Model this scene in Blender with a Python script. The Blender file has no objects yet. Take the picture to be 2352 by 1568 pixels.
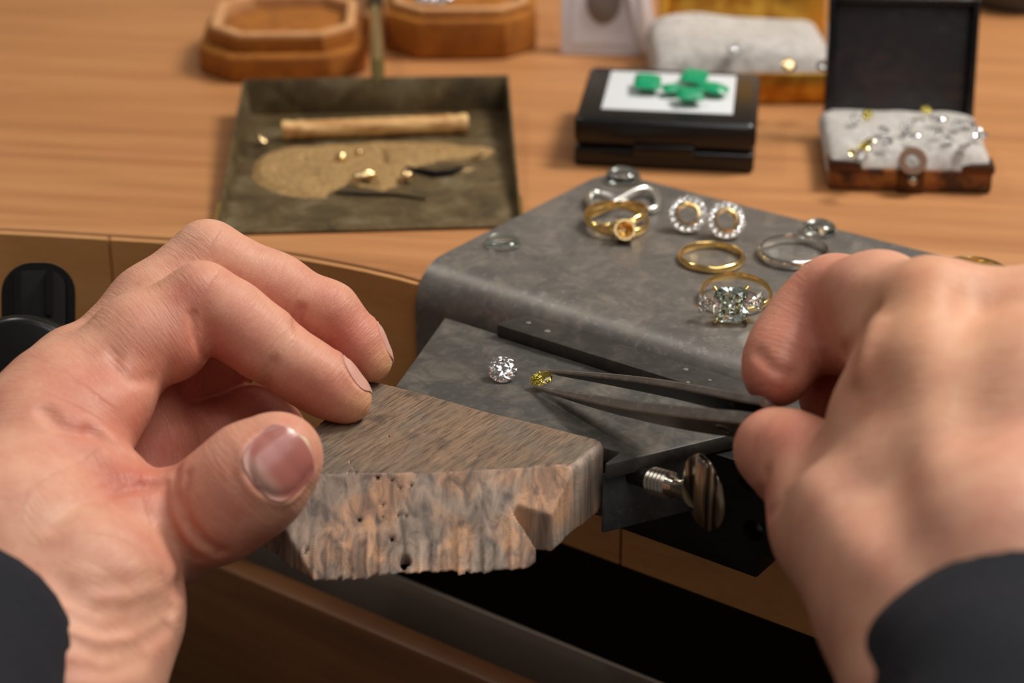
import bpy, bmesh, math, random
import numpy as np
from mathutils import Vector, Matrix

S = bpy.context.scene
C = S.collection
random.seed(7)
RNG = np.random.default_rng(11)

# ------------------------------------------------------------------ camera
FPX, PITCH, D0 = 4700.0, math.radians(26), .522
cR = np.array([1, 0, 0.]); cF = np.array([0, math.cos(PITCH), -math.sin(PITCH)]); cU = np.array([0, math.sin(PITCH), math.cos(PITCH)])
def ray(x, y): return cF + (x - 1176) / FPX * cR + (784 - y) / FPX * cU
EYE = -ray(1155, 875) * D0            # the anvil under the round diamond is the world origin
def onz(x, y, z):                     # pixel -> point on the level z (metres)
    r = ray(x, y); return EYE + r * ((z - EYE[2]) / r[2])
def atd(x, y, d): return EYE + ray(x, y) * d      # pixel + distance
cam = bpy.data.cameras.new('camera'); camo = bpy.data.objects.new('camera', cam); C.objects.link(camo)
camo.location = EYE; camo.rotation_euler = (math.radians(90) - PITCH, 0, 0)
cam.sensor_width = 36; cam.lens = FPX / 2352 * 36; cam.clip_start = .02; cam.clip_end = 20
cam.dof.use_dof = True; cam.dof.focus_distance = .505; cam.dof.aperture_fstop = 10.0
S.camera = camo

# ------------------------------------------------------------------ light and exposure
S.view_settings.view_transform = 'Standard'; S.view_settings.look = 'None'
S.view_settings.gamma = 1; S.view_settings.exposure = 0.10
S.view_settings.use_curve_mapping = False
S.cycles.use_denoising = True
S.cycles.max_bounces = 16; S.cycles.transmission_bounces = 16; S.cycles.diffuse_bounces = 4; S.cycles.glossy_bounces = 10; S.cycles.sample_clamp_indirect = 14
W = bpy.data.worlds.new('room_air'); S.world = W; W.use_nodes = True
W.node_tree.nodes['Background'].inputs[0].default_value = (1.0, .94, .87, 1)
W.node_tree.nodes['Background'].inputs[1].default_value = .11
def area(name, loc, target, size, power, col, sy=None):
    l = bpy.data.lights.new(name, 'AREA'); l.energy = power; l.color = col
    l.shape = 'RECTANGLE'; l.size = size; l.size_y = sy or size
    o = bpy.data.objects.new(name, l); C.objects.link(o); o.location = loc
    o.rotation_euler = (Vector(target) - Vector(loc)).to_track_quat('-Z', 'Y').to_euler(); return o
area('ceiling_lamp', (.62, .30, .95), (.02, .06, 0), .30, 11.6, (1, .95, .88))
area('fill_panel', (.44, -.50, 1.05), (0, 0, 0), 1.0, 4.6, (1, .97, .94), .75)  # unseen fill panel, added to brighten the stones and near sides
for (x, y, z), e in (((-.42, .30, .80), 1.1), ((.10, -.50, 1.15), .35), ((.34, -.25, 1.1), .35), ((.02, .10, 1.25), .35)):
    area('sparkle_light', (x, y, z), (.03, .02, 0), .055, e, (1, .96, .90))  # small lights added for sparkle in the stones and glints on metal

# ------------------------------------------------------------------ helpers: meshes
class MB:
    def __init__(s): s.v = []; s.f = []
    def add(s, vs, fs):
        o = len(s.v); s.v += [tuple(map(float, p)) for p in vs]; s.f += [tuple(i + o for i in f) for f in fs]; return s
    def box(s, c, h, rz=0, M=None):
        M = M if M is not None else np.array([[math.cos(rz), -math.sin(rz), 0], [math.sin(rz), math.cos(rz), 0], [0, 0, 1]])
        q = [np.array(c) + M @ (np.array([a, b, d]) * np.array(h)) for a in (-1, 1) for b in (-1, 1) for d in (-1, 1)]
        return s.add(q, [(0, 1, 3, 2), (4, 6, 7, 5), (0, 4, 5, 1), (2, 3, 7, 6), (0, 2, 6, 4), (1, 5, 7, 3)])
    def prism(s, poly, z0, z1, top=None):
        n = len(poly); top = top if top is not None else poly
        vs = [(p[0], p[1], z0) for p in poly] + [(p[0], p[1], z1) for p in top]
        return s.add(vs, [tuple(range(n))[::-1], tuple(range(n, 2 * n))] + [(i, (i + 1) % n, n + (i + 1) % n, n + i) for i in range(n)])
    def loft(s, rings, closed=False, caps=True):
        n = len(rings[0]); m = len(rings); vs = [p for r in rings for p in r]; fs = []
        for k in range(m if closed else m - 1):
            a = k * n; b = ((k + 1) % m) * n
            fs += [(a + i, a + (i + 1) % n, b + (i + 1) % n, b + i) for i in range(n)]
        if caps and not closed: fs += [tuple(range(n))[::-1], tuple(range((m - 1) * n, m * n))]
        return s.add(vs, fs)
    def tube(s, path, rad, n=12, closed=False, caps=True):
        P = [np.array(p, float) for p in path]; m = len(P); rings = []; up = None
        for i in range(m):
            t = (P[(i + 1) % m] - P[i - 1]) if closed else (P[min(i + 1, m - 1)] - P[max(i - 1, 0)])
            t = t / (np.linalg.norm(t) + 1e-12)
            if up is None: up = np.array([0, 0, 1.]) if abs(t[2]) < .9 else np.array([1., 0, 0])
            a = np.cross(up, t); a /= np.linalg.norm(a); b = np.cross(t, a); up = b
            r = rad[i] if hasattr(rad, '__len__') else rad
            rings.append([P[i] + r * (math.cos(q) * a + math.sin(q) * b) for q in [2 * math.pi * k / n for k in range(n)]])
        return s.loft(rings, closed, caps)
    def lathe(s, prof, c=(0, 0, 0), M=None, n=32, caps=True):       # prof: (radius, height)
        M = np.eye(3) if M is None else np.array(M)
        rings = [[np.array(c) + M @ np.array([r * math.cos(q), r * math.sin(q), z]) for q in [2 * math.pi * k / n for k in range(n)]] for r, z in prof]
        return s.loft(rings, False, caps)
    def sphere(s, c, r, n=12, m=8, sc=(1, 1, 1)):
        prof = [(max(1e-5, math.sin(math.pi * k / m)) , -math.cos(math.pi * k / m)) for k in range(m + 1)]
        rings = [[np.array(c) + r * np.array([p * math.cos(q) * sc[0], p * math.sin(q) * sc[1], z * sc[2]]) for q in [2 * math.pi * k / n for k in range(n)]] for p, z in prof]
        return s.loft(rings, False, True)
    def build(s, name, mat, parent=None, smooth=True, bevel=0, seg=2, ang=40, org=None):
        me = bpy.data.meshes.new(name)
        v = np.array(s.v)
        if org is not None: v = v - np.array(org)
        me.from_pydata([tuple(p) for p in v], [], s.f)
        bm = bmesh.new(); bm.from_mesh(me)
        bmesh.ops.recalc_face_normals(bm, faces=bm.faces)
        if bevel:
            es = [e for e in bm.edges if len(e.link_faces) == 2 and e.calc_face_angle(0) > math.radians(25)]
            bmesh.ops.bevel(bm, geom=es, offset=bevel, segments=seg, profile=.5, affect='EDGES', clamp_overlap=True)
        bm.to_mesh(me); bm.free()
        return link(name, me, mat, parent, smooth, ang, org)
def link(name, me, mat, parent=None, smooth=True, ang=40, org=None):
    o = bpy.data.objects.new(name, me); C.objects.link(o)
    if org is not None: o.location = tuple(map(float, org))
    if mat is not None: me.materials.append(mat)
    if smooth:
        me.polygons.foreach_set('use_smooth', [True] * len(me.polygons))
        if ang:
            try: me.set_sharp_from_angle(angle=math.radians(ang))
            except Exception: pass
    if parent is not None:
        o.parent = parent
        o.matrix_parent_inverse = Matrix.Translation(parent.location).inverted() if parent.type != 'EMPTY' or True else None
    return o
def tag(o, label, cat, group=None):
    o['label'] = label; o['category'] = cat
    if group: o['group'] = group
    return o
def thing(name, label, cat, loc=(0, 0, 0), group=None):
    o = bpy.data.objects.new(name, None); C.objects.link(o); o.location = tuple(map(float, loc)); o.empty_display_size = .005
    return tag(o, label, cat, group)
def struct(o): o['kind'] = 'structure'; return o

# ------------------------------------------------------------------ helpers: materials
def srgb(*c):
    return tuple((v / 255 / 12.92) if v / 255 <= .04045 else ((v / 255 + .055) / 1.055) ** 2.4 for v in c) + (1,)
class Mat:
    def __init__(s, name, col=(.5, .5, .5, 1), rough=.5, metal=0, **kw):
        s.m = bpy.data.materials.new(name); s.m.use_nodes = True; s.t = s.m.node_tree; s.b = s.t.nodes['Principled BSDF']
        s.set('Base Color', col); s.set('Roughness', rough); s.set('Metallic', metal)
        for k, v in kw.items(): s.set(k.replace('_', ' '), v)
    def set(s, k, v):
        if hasattr(v, 'is_output') or hasattr(v, 'links'): s.t.links.new(v, s.b.inputs[k])
        else: s.b.inputs[k].default_value = v
    def n(s, ty, **kw):
        q = s.t.nodes.new(ty)
        for k, v in kw.items():
            if k.startswith('_'): setattr(q, k[1:], v)
        for k, v in kw.items():
            if k.startswith('_'): continue
            key = k.replace('_', ' ')
            if hasattr(v, 'is_output'): s.t.links.new(v, q.inputs[key])
            else: q.inputs[key].default_value = v
        return q
    def coord(s, scale=(1, 1, 1), rot=(0, 0, 0), src='Object'):
        tc = s.n('ShaderNodeTexCoord'); v0 = tc.outputs[src]
        if any(rot): m0 = s.n('ShaderNodeMapping', Vector=v0); m0.inputs['Rotation'].default_value = rot; v0 = m0.outputs[0]
        mp = s.n('ShaderNodeMapping', Vector=v0); mp.inputs['Scale'].default_value = scale; 
        return mp.outputs[0]
    def attr(s, name):
        return s.n('ShaderNodeAttribute', _attribute_name=name)
    def noise(s, vec, scale, detail=4, rough=.55, dist=0):
        q = s.n('ShaderNodeTexNoise', Vector=vec, Scale=scale, Detail=detail, Roughness=rough, Distortion=dist); return q.outputs[0]
    def ramp(s, fac, stops, interp='LINEAR'):
        q = s.n('ShaderNodeValToRGB', Fac=fac); r = q.color_ramp; r.interpolation = interp
        while len(r.elements) < len(stops): r.elements.new(.5)
        for e, (p, c) in zip(r.elements, stops): e.position = p; e.color = c if hasattr(c, '__len__') else (c, c, c, 1)
        return q.outputs[0]
    def mix(s, fac, a, b, mode='MIX'):
        q = s.n('ShaderNodeMix', _data_type='RGBA', _blend_type=mode)
        for k, v in ((0, fac), (6, a), (7, b)):
            if hasattr(v, 'is_output'): s.t.links.new(v, q.inputs[k])
            else: q.inputs[k].default_value = v
        return q.outputs[2]
    def math(s, op, a, b=0):
        q = s.n('ShaderNodeMath', _operation=op)
        for k, v in ((0, a), (1, b)):
            if hasattr(v, 'is_output'): s.t.links.new(v, q.inputs[k])
            else: q.inputs[k].default_value = v
        return q.outputs[0]
    def bump(s, h, strength=.3, dist=.001, nrm=None):
        q = s.n('ShaderNodeBump', Height=h, Strength=strength, Distance=dist)
        if nrm is not None: s.t.links.new(nrm, q.inputs['Normal'])
        s.t.links.new(q.outputs[0], s.b.inputs['Normal']); return q.outputs[0]

def wood_mat(name, dark, mid, light, rot, rough=.42, scale=1.0):
    w = Mat(name, mid, rough)
    v = w.coord((6 * scale, 90 * scale, 90 * scale), (0, 0, rot))
    a = w.noise(v, 1.0, 6, .6, .6)
    b = w.noise(w.coord((25 * scale, 900 * scale, 900 * scale), (0, 0, rot)), 1.0, 3, .6)
    c = w.noise(w.coord((3, 9, 9), (0, 0, rot)), 1.6, 2, .5)
    f = w.math('ADD', w.math('MULTIPLY', a, .62), w.math('ADD', w.math('MULTIPLY', b, .22), w.math('MULTIPLY', c, .16)))
    w.set('Base Color', w.ramp(f, [(.30, dark), (.5, mid), (.68, light)]))
    w.bump(b, .12, .0004)
    return w.m
M = {}
M['bench'] = wood_mat('oiled_beech', srgb(150, 96, 54), srgb(176, 120, 72), srgb(194, 138, 88), math.radians(8), .5)
M['bench_front'] = wood_mat('beech_edge_lit', srgb(184, 122, 66), srgb(212, 150, 88), srgb(224, 164, 102), math.radians(20), .5, .8)  # same beech, colour raised to stand for light on the front
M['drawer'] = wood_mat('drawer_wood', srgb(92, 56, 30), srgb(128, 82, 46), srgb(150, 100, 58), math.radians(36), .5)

def metal_plate(name, base, spots, rough=.38, metal=.85, bumpst=.12):
    w = Mat(name, base, rough, metal)
    v = w.coord()
    n1 = w.noise(v, 110, 7, .7, .6); n2 = w.noise(v, 420, 5, .7); n3 = w.noise(w.coord((40, 1500, 300), (0, 0, math.radians(36))), 1, 3)
    n4 = w.noise(w.coord((1, 1.6, 1)), 38, 5, .6, 1.2)
    c1 = w.mix(w.ramp(n1, [(.46, 0), (.64, 1)]), base, spots)
    c1 = w.mix(w.ramp(n4, [(.40, .35), (.56, 0)]), c1, tuple(x * .62 for x in base[:3]) + (1,))
    c2 = w.mix(w.ramp(n2, [(.54, 0), (.70, .7)]), c1, tuple(min(1, x * 1.8) for x in base[:3]) + (1,))
    w.set('Base Color', c2)
    w.set('Roughness', w.math('ADD', w.math('MULTIPLY', n1, .30), rough - .13))
    w.bump(w.math('ADD', n2, n3), bumpst, .0002)
    return w.m
M['plate'] = metal_plate('grey_steel_sheet', srgb(126, 121, 116), srgb(148, 139, 128), .42, .6)
M['anvil'] = metal_plate('anvil_steel', srgb(84, 82, 78), srgb(116, 108, 98), .5, .35, .35)
M['bar'] = metal_plate('dark_steel_bar', srgb(58, 55, 51), srgb(80, 75, 69), .5, .35, .3)
M['black_steel'] = metal_plate('blackened_steel', srgb(24, 23, 22), srgb(34, 33, 31), .5, .3, .15)
M['holder'] = metal_plate('holder_steel', srgb(84, 86, 86), srgb(100, 100, 97), .5, .3, .2)
M['chrome'] = Mat('worn_nickel', srgb(190, 182, 168), .22, 1).m
M['tweezer'] = metal_plate('tweezer_steel', srgb(138, 131, 124), srgb(150, 143, 135), .36, .7, .05)
M['tweezer_in'] = Mat('tweezer_shaded_inside', srgb(30, 28, 26), .5, .3).m  # steel coloured dark for the shade between the arms
M['gold'] = Mat('yellow_gold', (1.0, .70, .27, 1), .17, 1).m
M['gold_pale'] = Mat('pale_gold', (.95, .70, .36, 1), .22, 1).m
M['silver'] = Mat('white_gold', (.86, .83, .79, 1), .13, 1).m
M['silver_matte'] = Mat('silver_satin', (.88, .85, .80, 1), .3, 1).m
M['black_plastic'] = Mat('black_plastic', srgb(15, 13, 12), .3).m
M['black_gloss'] = Mat('black_gloss', srgb(20, 19, 20), .16).m
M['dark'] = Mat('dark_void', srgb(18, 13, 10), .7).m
M['white_pad'] = Mat('white_pad', srgb(206, 208, 210), .8).m
w = Mat('wool_navy', srgb(38, 38, 46), .95); nv = w.noise(w.coord(), 900, 4, .7)
w.set('Base Color', w.mix(nv, srgb(15, 16, 22), srgb(28, 29, 38))); w.bump(nv, .8, .0008); M['sleeve'] = w.m
def velvet(name, a, b):
    w = Mat(name, a, .85); nn = w.noise(w.coord(), 160, 5, .6)
    w.set('Base Color', w.mix(w.ramp(nn, [(.35, 0), (.7, 1)]), a, b)); w.set('Sheen Weight', .12); w.set('Sheen Roughness', .35); w.set('Sheen Tint', (1, .78, .4, 1)); w.bump(w.noise(w.coord(), 2500, 2), .3, .0003); return w.m
M['velvet'] = velvet('mustard_velvet', srgb(136, 76, 8), srgb(166, 100, 16))
M['velvet_rim'] = velvet('tan_velvet_rim', srgb(184, 130, 82), srgb(202, 150, 100))
w = Mat('tarnished_brass', srgb(92, 76, 48), .42, .35); nn = w.noise(w.coord(), 75, 7, .7, .4)
w.set('Base Color', w.ramp(nn, [(.34, srgb(70, 60, 42)), (.52, srgb(104, 86, 56)), (.70, srgb(134, 120, 92))])); w.bump(w.noise(w.coord(), 500, 4), .15, .0003); M['brass_old'] = w.m
M['brass'] = Mat('polished_brass', (.80, .60, .22, 1), .2, 1).m
w = Mat('gold_filings', srgb(196, 156, 96), .55, .35); nn = w.noise(w.coord(), 900, 6, .85)
w.set('Base Color', w.ramp(nn, [(.35, srgb(120, 88, 50)), (.62, srgb(204, 166, 108))])); w.bump(nn, .8, .0005); M['dust'] = w.m
w = Mat('cotton', srgb(226, 218, 210), .95); nn = w.noise(w.coord(), 300, 6, .75)
w.set('Base Color', w.ramp(nn, [(.3, srgb(176, 168, 160)), (.6, srgb(214, 208, 202))])); w.bump(nn, .9, .002); w.set('Subsurface Weight', .2); w.set('Subsurface Radius', (.004, .004, .004)); M['cotton'] = w.m
w = Mat('tortoise_lacquer', srgb(110, 62, 30), .3); nn = w.noise(w.coord(), 120, 3, .6)
w.set('Base Color', w.ramp(nn, [(.4, srgb(60, 34, 20)), (.52, srgb(128, 74, 34)), (.66, srgb(164, 104, 44))])); M['tortoise'] = w.m
M['clasp'] = Mat('dark_bronze', srgb(92, 68, 54), .3, .9).m
w = Mat('amber_gold', srgb(206, 150, 54), .3, .7); nn = w.noise(w.coord(), 90, 3)
w.set('Base Color', w.ramp(nn, [(.4, srgb(176, 116, 34)), (.6, srgb(226, 176, 70))])); M['amber'] = w.m
def gem(name, cols, iors):
    m = bpy.data.materials.new(name); m.use_nodes = True; t = m.node_tree; t.nodes.clear(); o = t.nodes.new('ShaderNodeOutputMaterial')
    last = None
    for c, i in zip(cols, iors):                # one lobe per primary: real dispersion
        g = t.nodes.new('ShaderNodeBsdfGlass'); g.inputs['Color'].default_value = c + (1,); g.inputs['IOR'].default_value = i; g.inputs['Roughness'].default_value = 0
        if last is None: last = g.outputs[0]
        else:
            a = t.nodes.new('ShaderNodeAddShader'); t.links.new(last, a.inputs[0]); t.links.new(g.outputs[0], a.inputs[1]); last = a.outputs[0]
    t.links.new(last, o.inputs[0]); return m
M['diamond'] = gem('diamond', [(1, 1, 1)], [2.42])
M['diamond_s'] = M['diamond']
M['diamond_y'] = gem('yellow_diamond', [(1, .965, .66)], [2.42])
M['diamond_g'] = gem('pale_green_diamond', [(.965, 1, .98)], [2.42])
M['glass'] = gem('clear_glass', [(.97, .99, .98)], [1.5])
M['emerald'] = Mat('emerald', srgb(0, 160, 108), .3, 0, IOR=1.45, Transmission_Weight=.15).m
# ------------------------------------------------------------------ the setting: room and bench
ZB, ZP = .0025, .0072                   # bench top, steel sheet top (anvil top is z = 0)
ang = math.radians(-35.8)
E1 = np.array([math.cos(ang), math.sin(ang), 0]); E2 = np.array([-math.sin(ang), math.cos(ang), 0]); EZ = np.array([0, 0, 1.])
O0 = onz(960, 640, ZB) * np.array([1, 1, 0])
def uv(u, v, z=0): return O0 + E1 * u / 1000 + E2 * v / 1000 + EZ * z / 1000      # bench frame, millimetres
def uvp(x, y, z):
    q = onz(x, y, z / 1000) - O0; return (q @ E1 * 1000, q @ E2 * 1000)
ZF = -.86
w = Mat('dark_floor', srgb(70, 54, 42), .6); M['floor'] = w.m
w = Mat('plaster', srgb(196, 184, 170), .9); w.bump(w.noise(w.coord(), 40), .1, .002); M['wall'] = w.m
struct(MB().box((0, .2, ZF - .05), (2.6, 2.4, .05)).build('floor', M['floor'], smooth=False))
struct(MB().box((0, 1.35, .25), (2.6, .05, 1.11)).build('wall_back', M['wall'], smooth=False))

# bench top with the curved cut-out the jeweller sits in
edge = [(x, y) for x, y in ((0, 523), (120, 529), (250, 537), (430, 548), (560, 561), (700, 584), (830, 608), (920, 629), (960, 640))]
pts = [tuple(onz(x, y, ZB)[:2]) for x, y in edge]
pts = [(-.62, -.06), (-.50, .02), (-.36, .062), (-.24, .078)] + pts
far = [tuple(uv(u, 0)[:2]) for u in (30, 80, 140, 260, 420)]
front = pts + far
UPL, UPR = uvp(953, 616, ZP * 1000)[0] - .5, uvp(2330, 632, ZP * 1000)[0] + .5      # the top is routed back where the steel sheet folds over it
front_top = pts + [tuple(uv(u, v)[:2]) for u, v in ((UPL, .4), (UPL + .5, 11), (UPR - .5, 11), (UPR, .4), (260, 0), (420, 0))]
ZLOW = None
r_ = ray(1640, 1372); ZLOW = float((EYE + r_ * (((uv(0, 0) - EYE) @ E2) / (r_ @ E2)))[2])
bench = thing('workbench', 'light brown wooden workbench with a curved cut-out front edge', 'workbench', (0, .3, ZF))
poly = front_top + [(.75, -.30), (.75, .80), (-.75, .80), (-.75, -.12)]
me = MB().prism(poly, ZLOW + .0005, ZB).build('bench_top', M['bench'], bench, bevel=.0011, seg=2, ang=30)
# front edge band: separate boards glued along the front, joints recessed
apr = []
fl = np.array(front); seg = np.r_[0, np.cumsum(np.linalg.norm(np.diff(fl, axis=0), axis=1))]
def along(s):
    return np.array([np.interp(s, seg, fl[:, 0]), np.interp(s, seg, fl[:, 1])])
def nrm(s):
    d = along(min(s + .002, seg[-1])) - along(max(s - .002, 0)); d /= np.linalg.norm(d); return np.array([-d[1], d[0]])
xs = [np.interp(onz(x, 540, ZB)[0], fl[:13, 0], seg[:13]) for x in (-700, -100, 250, 640)]
s_of = lambda u: float(seg[-1] - np.linalg.norm(np.array(uv(420, 0)[:2]) - np.array(uv(u, 0)[:2])))
bounds = [0, xs[0], xs[1], xs[2], xs[3], s_of(UPL), s_of((UPL + UPR) / 2), s_of(UPR), seg[-1]]
for a, b in zip(bounds[:-1], bounds[1:]):
    ss = np.linspace(a + .0004, b - .0004, 9)
    rings = []; under = s_of(UPL) - 1e-6 < a < s_of(UPR) - 1e-6; zt_ = -.0062 if under else ZB - .001
    for s_ in ss:
        p = along(s_); q = nrm(s_)
        o1 = p - q * .0009; o2 = p - q * .0001
        rings.append([(o1[0], o1[1], ZLOW), (o2[0], o2[1], ZLOW), (o2[0], o2[1], zt_), (o1[0], o1[1], zt_ - .0004)])
    MB().loft(rings).build('edge_board', M['bench_front'], bench, ang=30)
for x, y in ((-.68, -.02), (.68, -.24), (-.68, .72), (.68, .72)):
    MB().box((x, y, (ZF + ZLOW) / 2), (.035, .035, (ZLOW - ZF) / 2)).build('leg', M['bench_front'], bench, bevel=.002)

# ------------------------------------------------------------------ pulled-out drawer under the bench
def line(z, *px): return [uvp(x, y, z) for x, y in px]
ZD = -95.0
vA = np.mean([p[1] for p in line(ZD, (560, 1297), (1200, 1568))])        # lit top edge of the wooden front
vB = np.mean([p[1] for p in line(ZD, (868, 1317), (1400, 1506))])        # bright edge of the metal liner
dr = thing('drawer', 'dark wooden drawer pulled out under the bench, lined with a metal tray', 'drawer', uv(60, vA, ZD - 45))
def ubox(u0, u1, v0, v1, z0, z1, name, mat, parent, bevel=0, **k):
    poly = [uv(u0, v0), uv(u1, v0), uv(u1, v1), uv(u0, v1)]
    return MB().prism(poly, z0 / 1000, z1 / 1000).build(name, mat, parent, bevel=bevel, **k)
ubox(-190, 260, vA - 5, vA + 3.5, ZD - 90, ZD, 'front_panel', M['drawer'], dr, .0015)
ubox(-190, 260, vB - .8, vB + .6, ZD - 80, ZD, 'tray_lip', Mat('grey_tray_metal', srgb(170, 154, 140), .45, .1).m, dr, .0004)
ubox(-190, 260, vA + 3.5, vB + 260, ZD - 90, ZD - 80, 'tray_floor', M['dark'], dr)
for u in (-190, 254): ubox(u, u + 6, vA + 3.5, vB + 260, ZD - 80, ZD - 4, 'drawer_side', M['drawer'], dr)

# ------------------------------------------------------------------ steel sheet bent over the bench edge
bl = uvp(1392, 394, ZP * 1000); fl_ = uvp(953, 616, ZP * 1000); br = uvp(2330, 632, ZP * 1000)
V1 = (bl[1] + uvp(1850, 505, ZP * 1000)[1]) / 2; V0 = -3.2; UL0 = fl_[0]; UL1 = bl[0]; UR = br[0]
def sheet(z_top, th, v0, rad, du, zend, cr=9.0):
    pr = [(V1 - du - cr * (1 - math.cos(a)), z_top) for a in np.linspace(0, math.pi / 2, 7)] + [(v0 + 40, z_top), (v0 + rad, z_top)]
    pr += [(v0 + rad - rad * math.sin(t), z_top - rad + rad * math.cos(t)) for t in np.linspace(.1, math.pi / 2, 16)] + [(v0, -14), (v0, zend)]
    def us(v):
        k = V1 - du - v; c = cr - math.sqrt(max(cr * cr - (cr - k) ** 2, 0)) if k < cr else 0
        return UL0 + du + (UL1 - UL0) * (max(v, V0) - V0) / (V1 - V0) + c, UR - du - c
    vs = []; n = len(pr)
    for i, (v, z) in enumerate(pr):
        d = np.array(pr[min(i + 1, n - 1)]) - np.array(pr[max(i - 1, 0)]); d = d / np.linalg.norm(d); v2, z2 = v - d[1] * th, z + d[0] * th
        u0, u1 = us(v); vs += [uv(u0, v, z), uv(u1, v, z), uv(u0, v2, z2), uv(u1, v2, z2)]
    fs = []
    for i in range(n - 1):
        a = 4 * i; c = a + 4; fs += [(a, a + 1, c + 1, c), (a + 2, c + 2, c + 3, a + 3), (a, c, c + 2, a + 2), (a + 1, a + 3, c + 3, c + 1)]
    return MB().add(vs, fs + [(0, 2, 3, 1), (4 * n - 4, 4 * n - 3, 4 * n - 1, 4 * n - 2)])
plate = thing('bench_plate', 'grey steel sheet with rounded corners bent over the bench front edge, rings lying on it', 'metal sheet', uv(60, 40, ZB * 1000))
sheet(ZP * 1000, 1.5, V0, 12, 0, -30).build('steel_sheet', M['plate'], plate, ang=35)
MB().prism([uv(UL0 + 14, 12), uv(UR - 6, 12), uv(UR - 6, V1 - 6), uv(UL1 + 6, V1 - 6)], ZB + .00005, ZP - .00155).build('backing_pad', M['dark'], plate)

# ------------------------------------------------------------------ bench anvil and its clamp
V_AN = V0 - 1.2
an_bl = uvp(1022, 728, 0); an_lf = uvp(920, 870, 0); an_rf = uvp(1397, 1066, 0); an_r1 = uvp(1630, 1010, 0)
k = (an_bl[1] - an_rf[1]) / (an_r1[1] - an_rf[1]); an_rb = (an_rf[0] + (an_r1[0] - an_rf[0]) * k, an_bl[1])
holder = thing('bench_anvil', 'tapered grey steel bench anvil clamped to the bench edge, holding the wooden pin', 'anvil', uv(60, -20, -30))
pk0, pk1 = np.array(uvp(860, 872, 3.0)), np.array(uvp(1375, 1004, 3.0)); pvb = lambda u: pk0[1] + (pk1[1] - pk0[1]) * (u - pk0[0]) / (pk1[0] - pk0[0]) + 1.0      # just behind the wooden pin
ur = max(uvp(1383, 1016, 3.0)[0], uvp(1385, 1190, -15.4)[0], uvp(1265, 1265, -15.4)[0]) + .3
tl = next(t for t in np.linspace(0, 2, 400) if an_bl[1] + (an_lf[1] - an_bl[1]) * t < pvb(an_bl[0] + (an_lf[0] - an_bl[0]) * t)); lfp = (an_bl[0] + (an_lf[0] - an_bl[0]) * tl, an_bl[1] + (an_lf[1] - an_bl[1]) * tl)
foot = [an_bl, lfp] + ([(ur, pvb(ur)), (ur, an_rf[1])] if pvb(ur) > an_rf[1] and ur < an_rf[0] else [(an_rf[0], max(an_rf[1], pvb(an_rf[0])))]) + ([an_rf] if pvb(ur) > an_rf[1] and ur < an_rf[0] else []) + [an_rb]
tri = [uv(*p) for p in foot]
MB().prism(tri, -.0042, 0).build('anvil_plate', M['anvil'], holder, bevel=.0006, seg=2, ang=30)
ins = lambda p, q, f: (p[0] + (q[0] - p[0]) * f, p[1] + (q[1] - p[1]) * f)
cen = (62, -20)
neck = [uv(*ins(p, cen, .05)) for p in foot]
MB().prism(neck, -.0205, -.0042).build('holder_block', M['holder'], holder, bevel=.0012, ang=30)
# mounting plate parallel to the bench front, with two bored holes
mp_u0, mp_u1 = an_rf[0] - 20, an_rb[0] + 22
def bored(u0, u1, z0, z1, v, t, holes):
    bm = bmesh.new(); N = 20
    def V(u, z, d): return bm.verts.new(tuple(uv(u, v + d, z)))
    def face_layer(d):
        out = [V(u0, z0, d), V(u1, z0, d), V(u1, z1, d), V(u0, z1, d)]
        es = [bm.edges.new((out[i], out[(i + 1) % 4])) for i in range(4)]; rings = []
        for (cu, cz, r) in holes:
            rg = [V(cu + r * math.cos(2 * math.pi * i / N), cz + r * math.sin(2 * math.pi * i / N), d) for i in range(N)]
            es += [bm.edges.new((rg[i], rg[(i + 1) % N])) for i in range(N)]; rings.append(rg)
        bmesh.ops.triangle_fill(bm, edges=es, use_beauty=True); return out, rings
    o1, r1 = face_layer(0); o2, r2 = face_layer(t)
    for i in range(4): bm.faces.new((o1[i], o1[(i + 1) % 4], o2[(i + 1) % 4], o2[i]))
    for a, b in zip(r1, r2):
        for i in range(N): bm.faces.new((a[i], b[i], b[(i + 1) % N], a[(i + 1) % N]))
    bmesh.ops.recalc_face_normals(bm, faces=bm.faces)
    me = bpy.data.meshes.new('mounting_plate'); bm.to_mesh(me); bm.free(); return me
def onv(x, y, v):                        # pixel -> (u, z) on a plane parallel to the bench front
    r = ray(x, y); p = EYE + r * (((uv(0, v) - EYE) @ E2) / (r @ E2)); return ((p - O0) @ E1 * 1000, p[2] * 1000)
vM = an_bl[1] - 16
h1 = onv(1722, 1105, vM); h2 = onv(1730, 1218, vM); zl = onv(1640, 1235, vM)[1]
link('mounting_plate', bored(mp_u0, onv(1790, 1200, vM)[0], zl, -4.4, vM, 9.0, [(h1[0], h1[1], 2.9), (h2[0], h2[1], 2.9)]), M['black_steel'], holder, True, 30)
z2 = onv(1720, 1322, vM + 4)[1]; uE = onv(1740, 1290, vM + 4)[0]
ubox(uvp(1420, 1200, zl)[0] - 10, uE, vM + 4, V_AN, z2, zl + 1, 'clamp_foot', M['black_steel'], holder, .0006)
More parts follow.
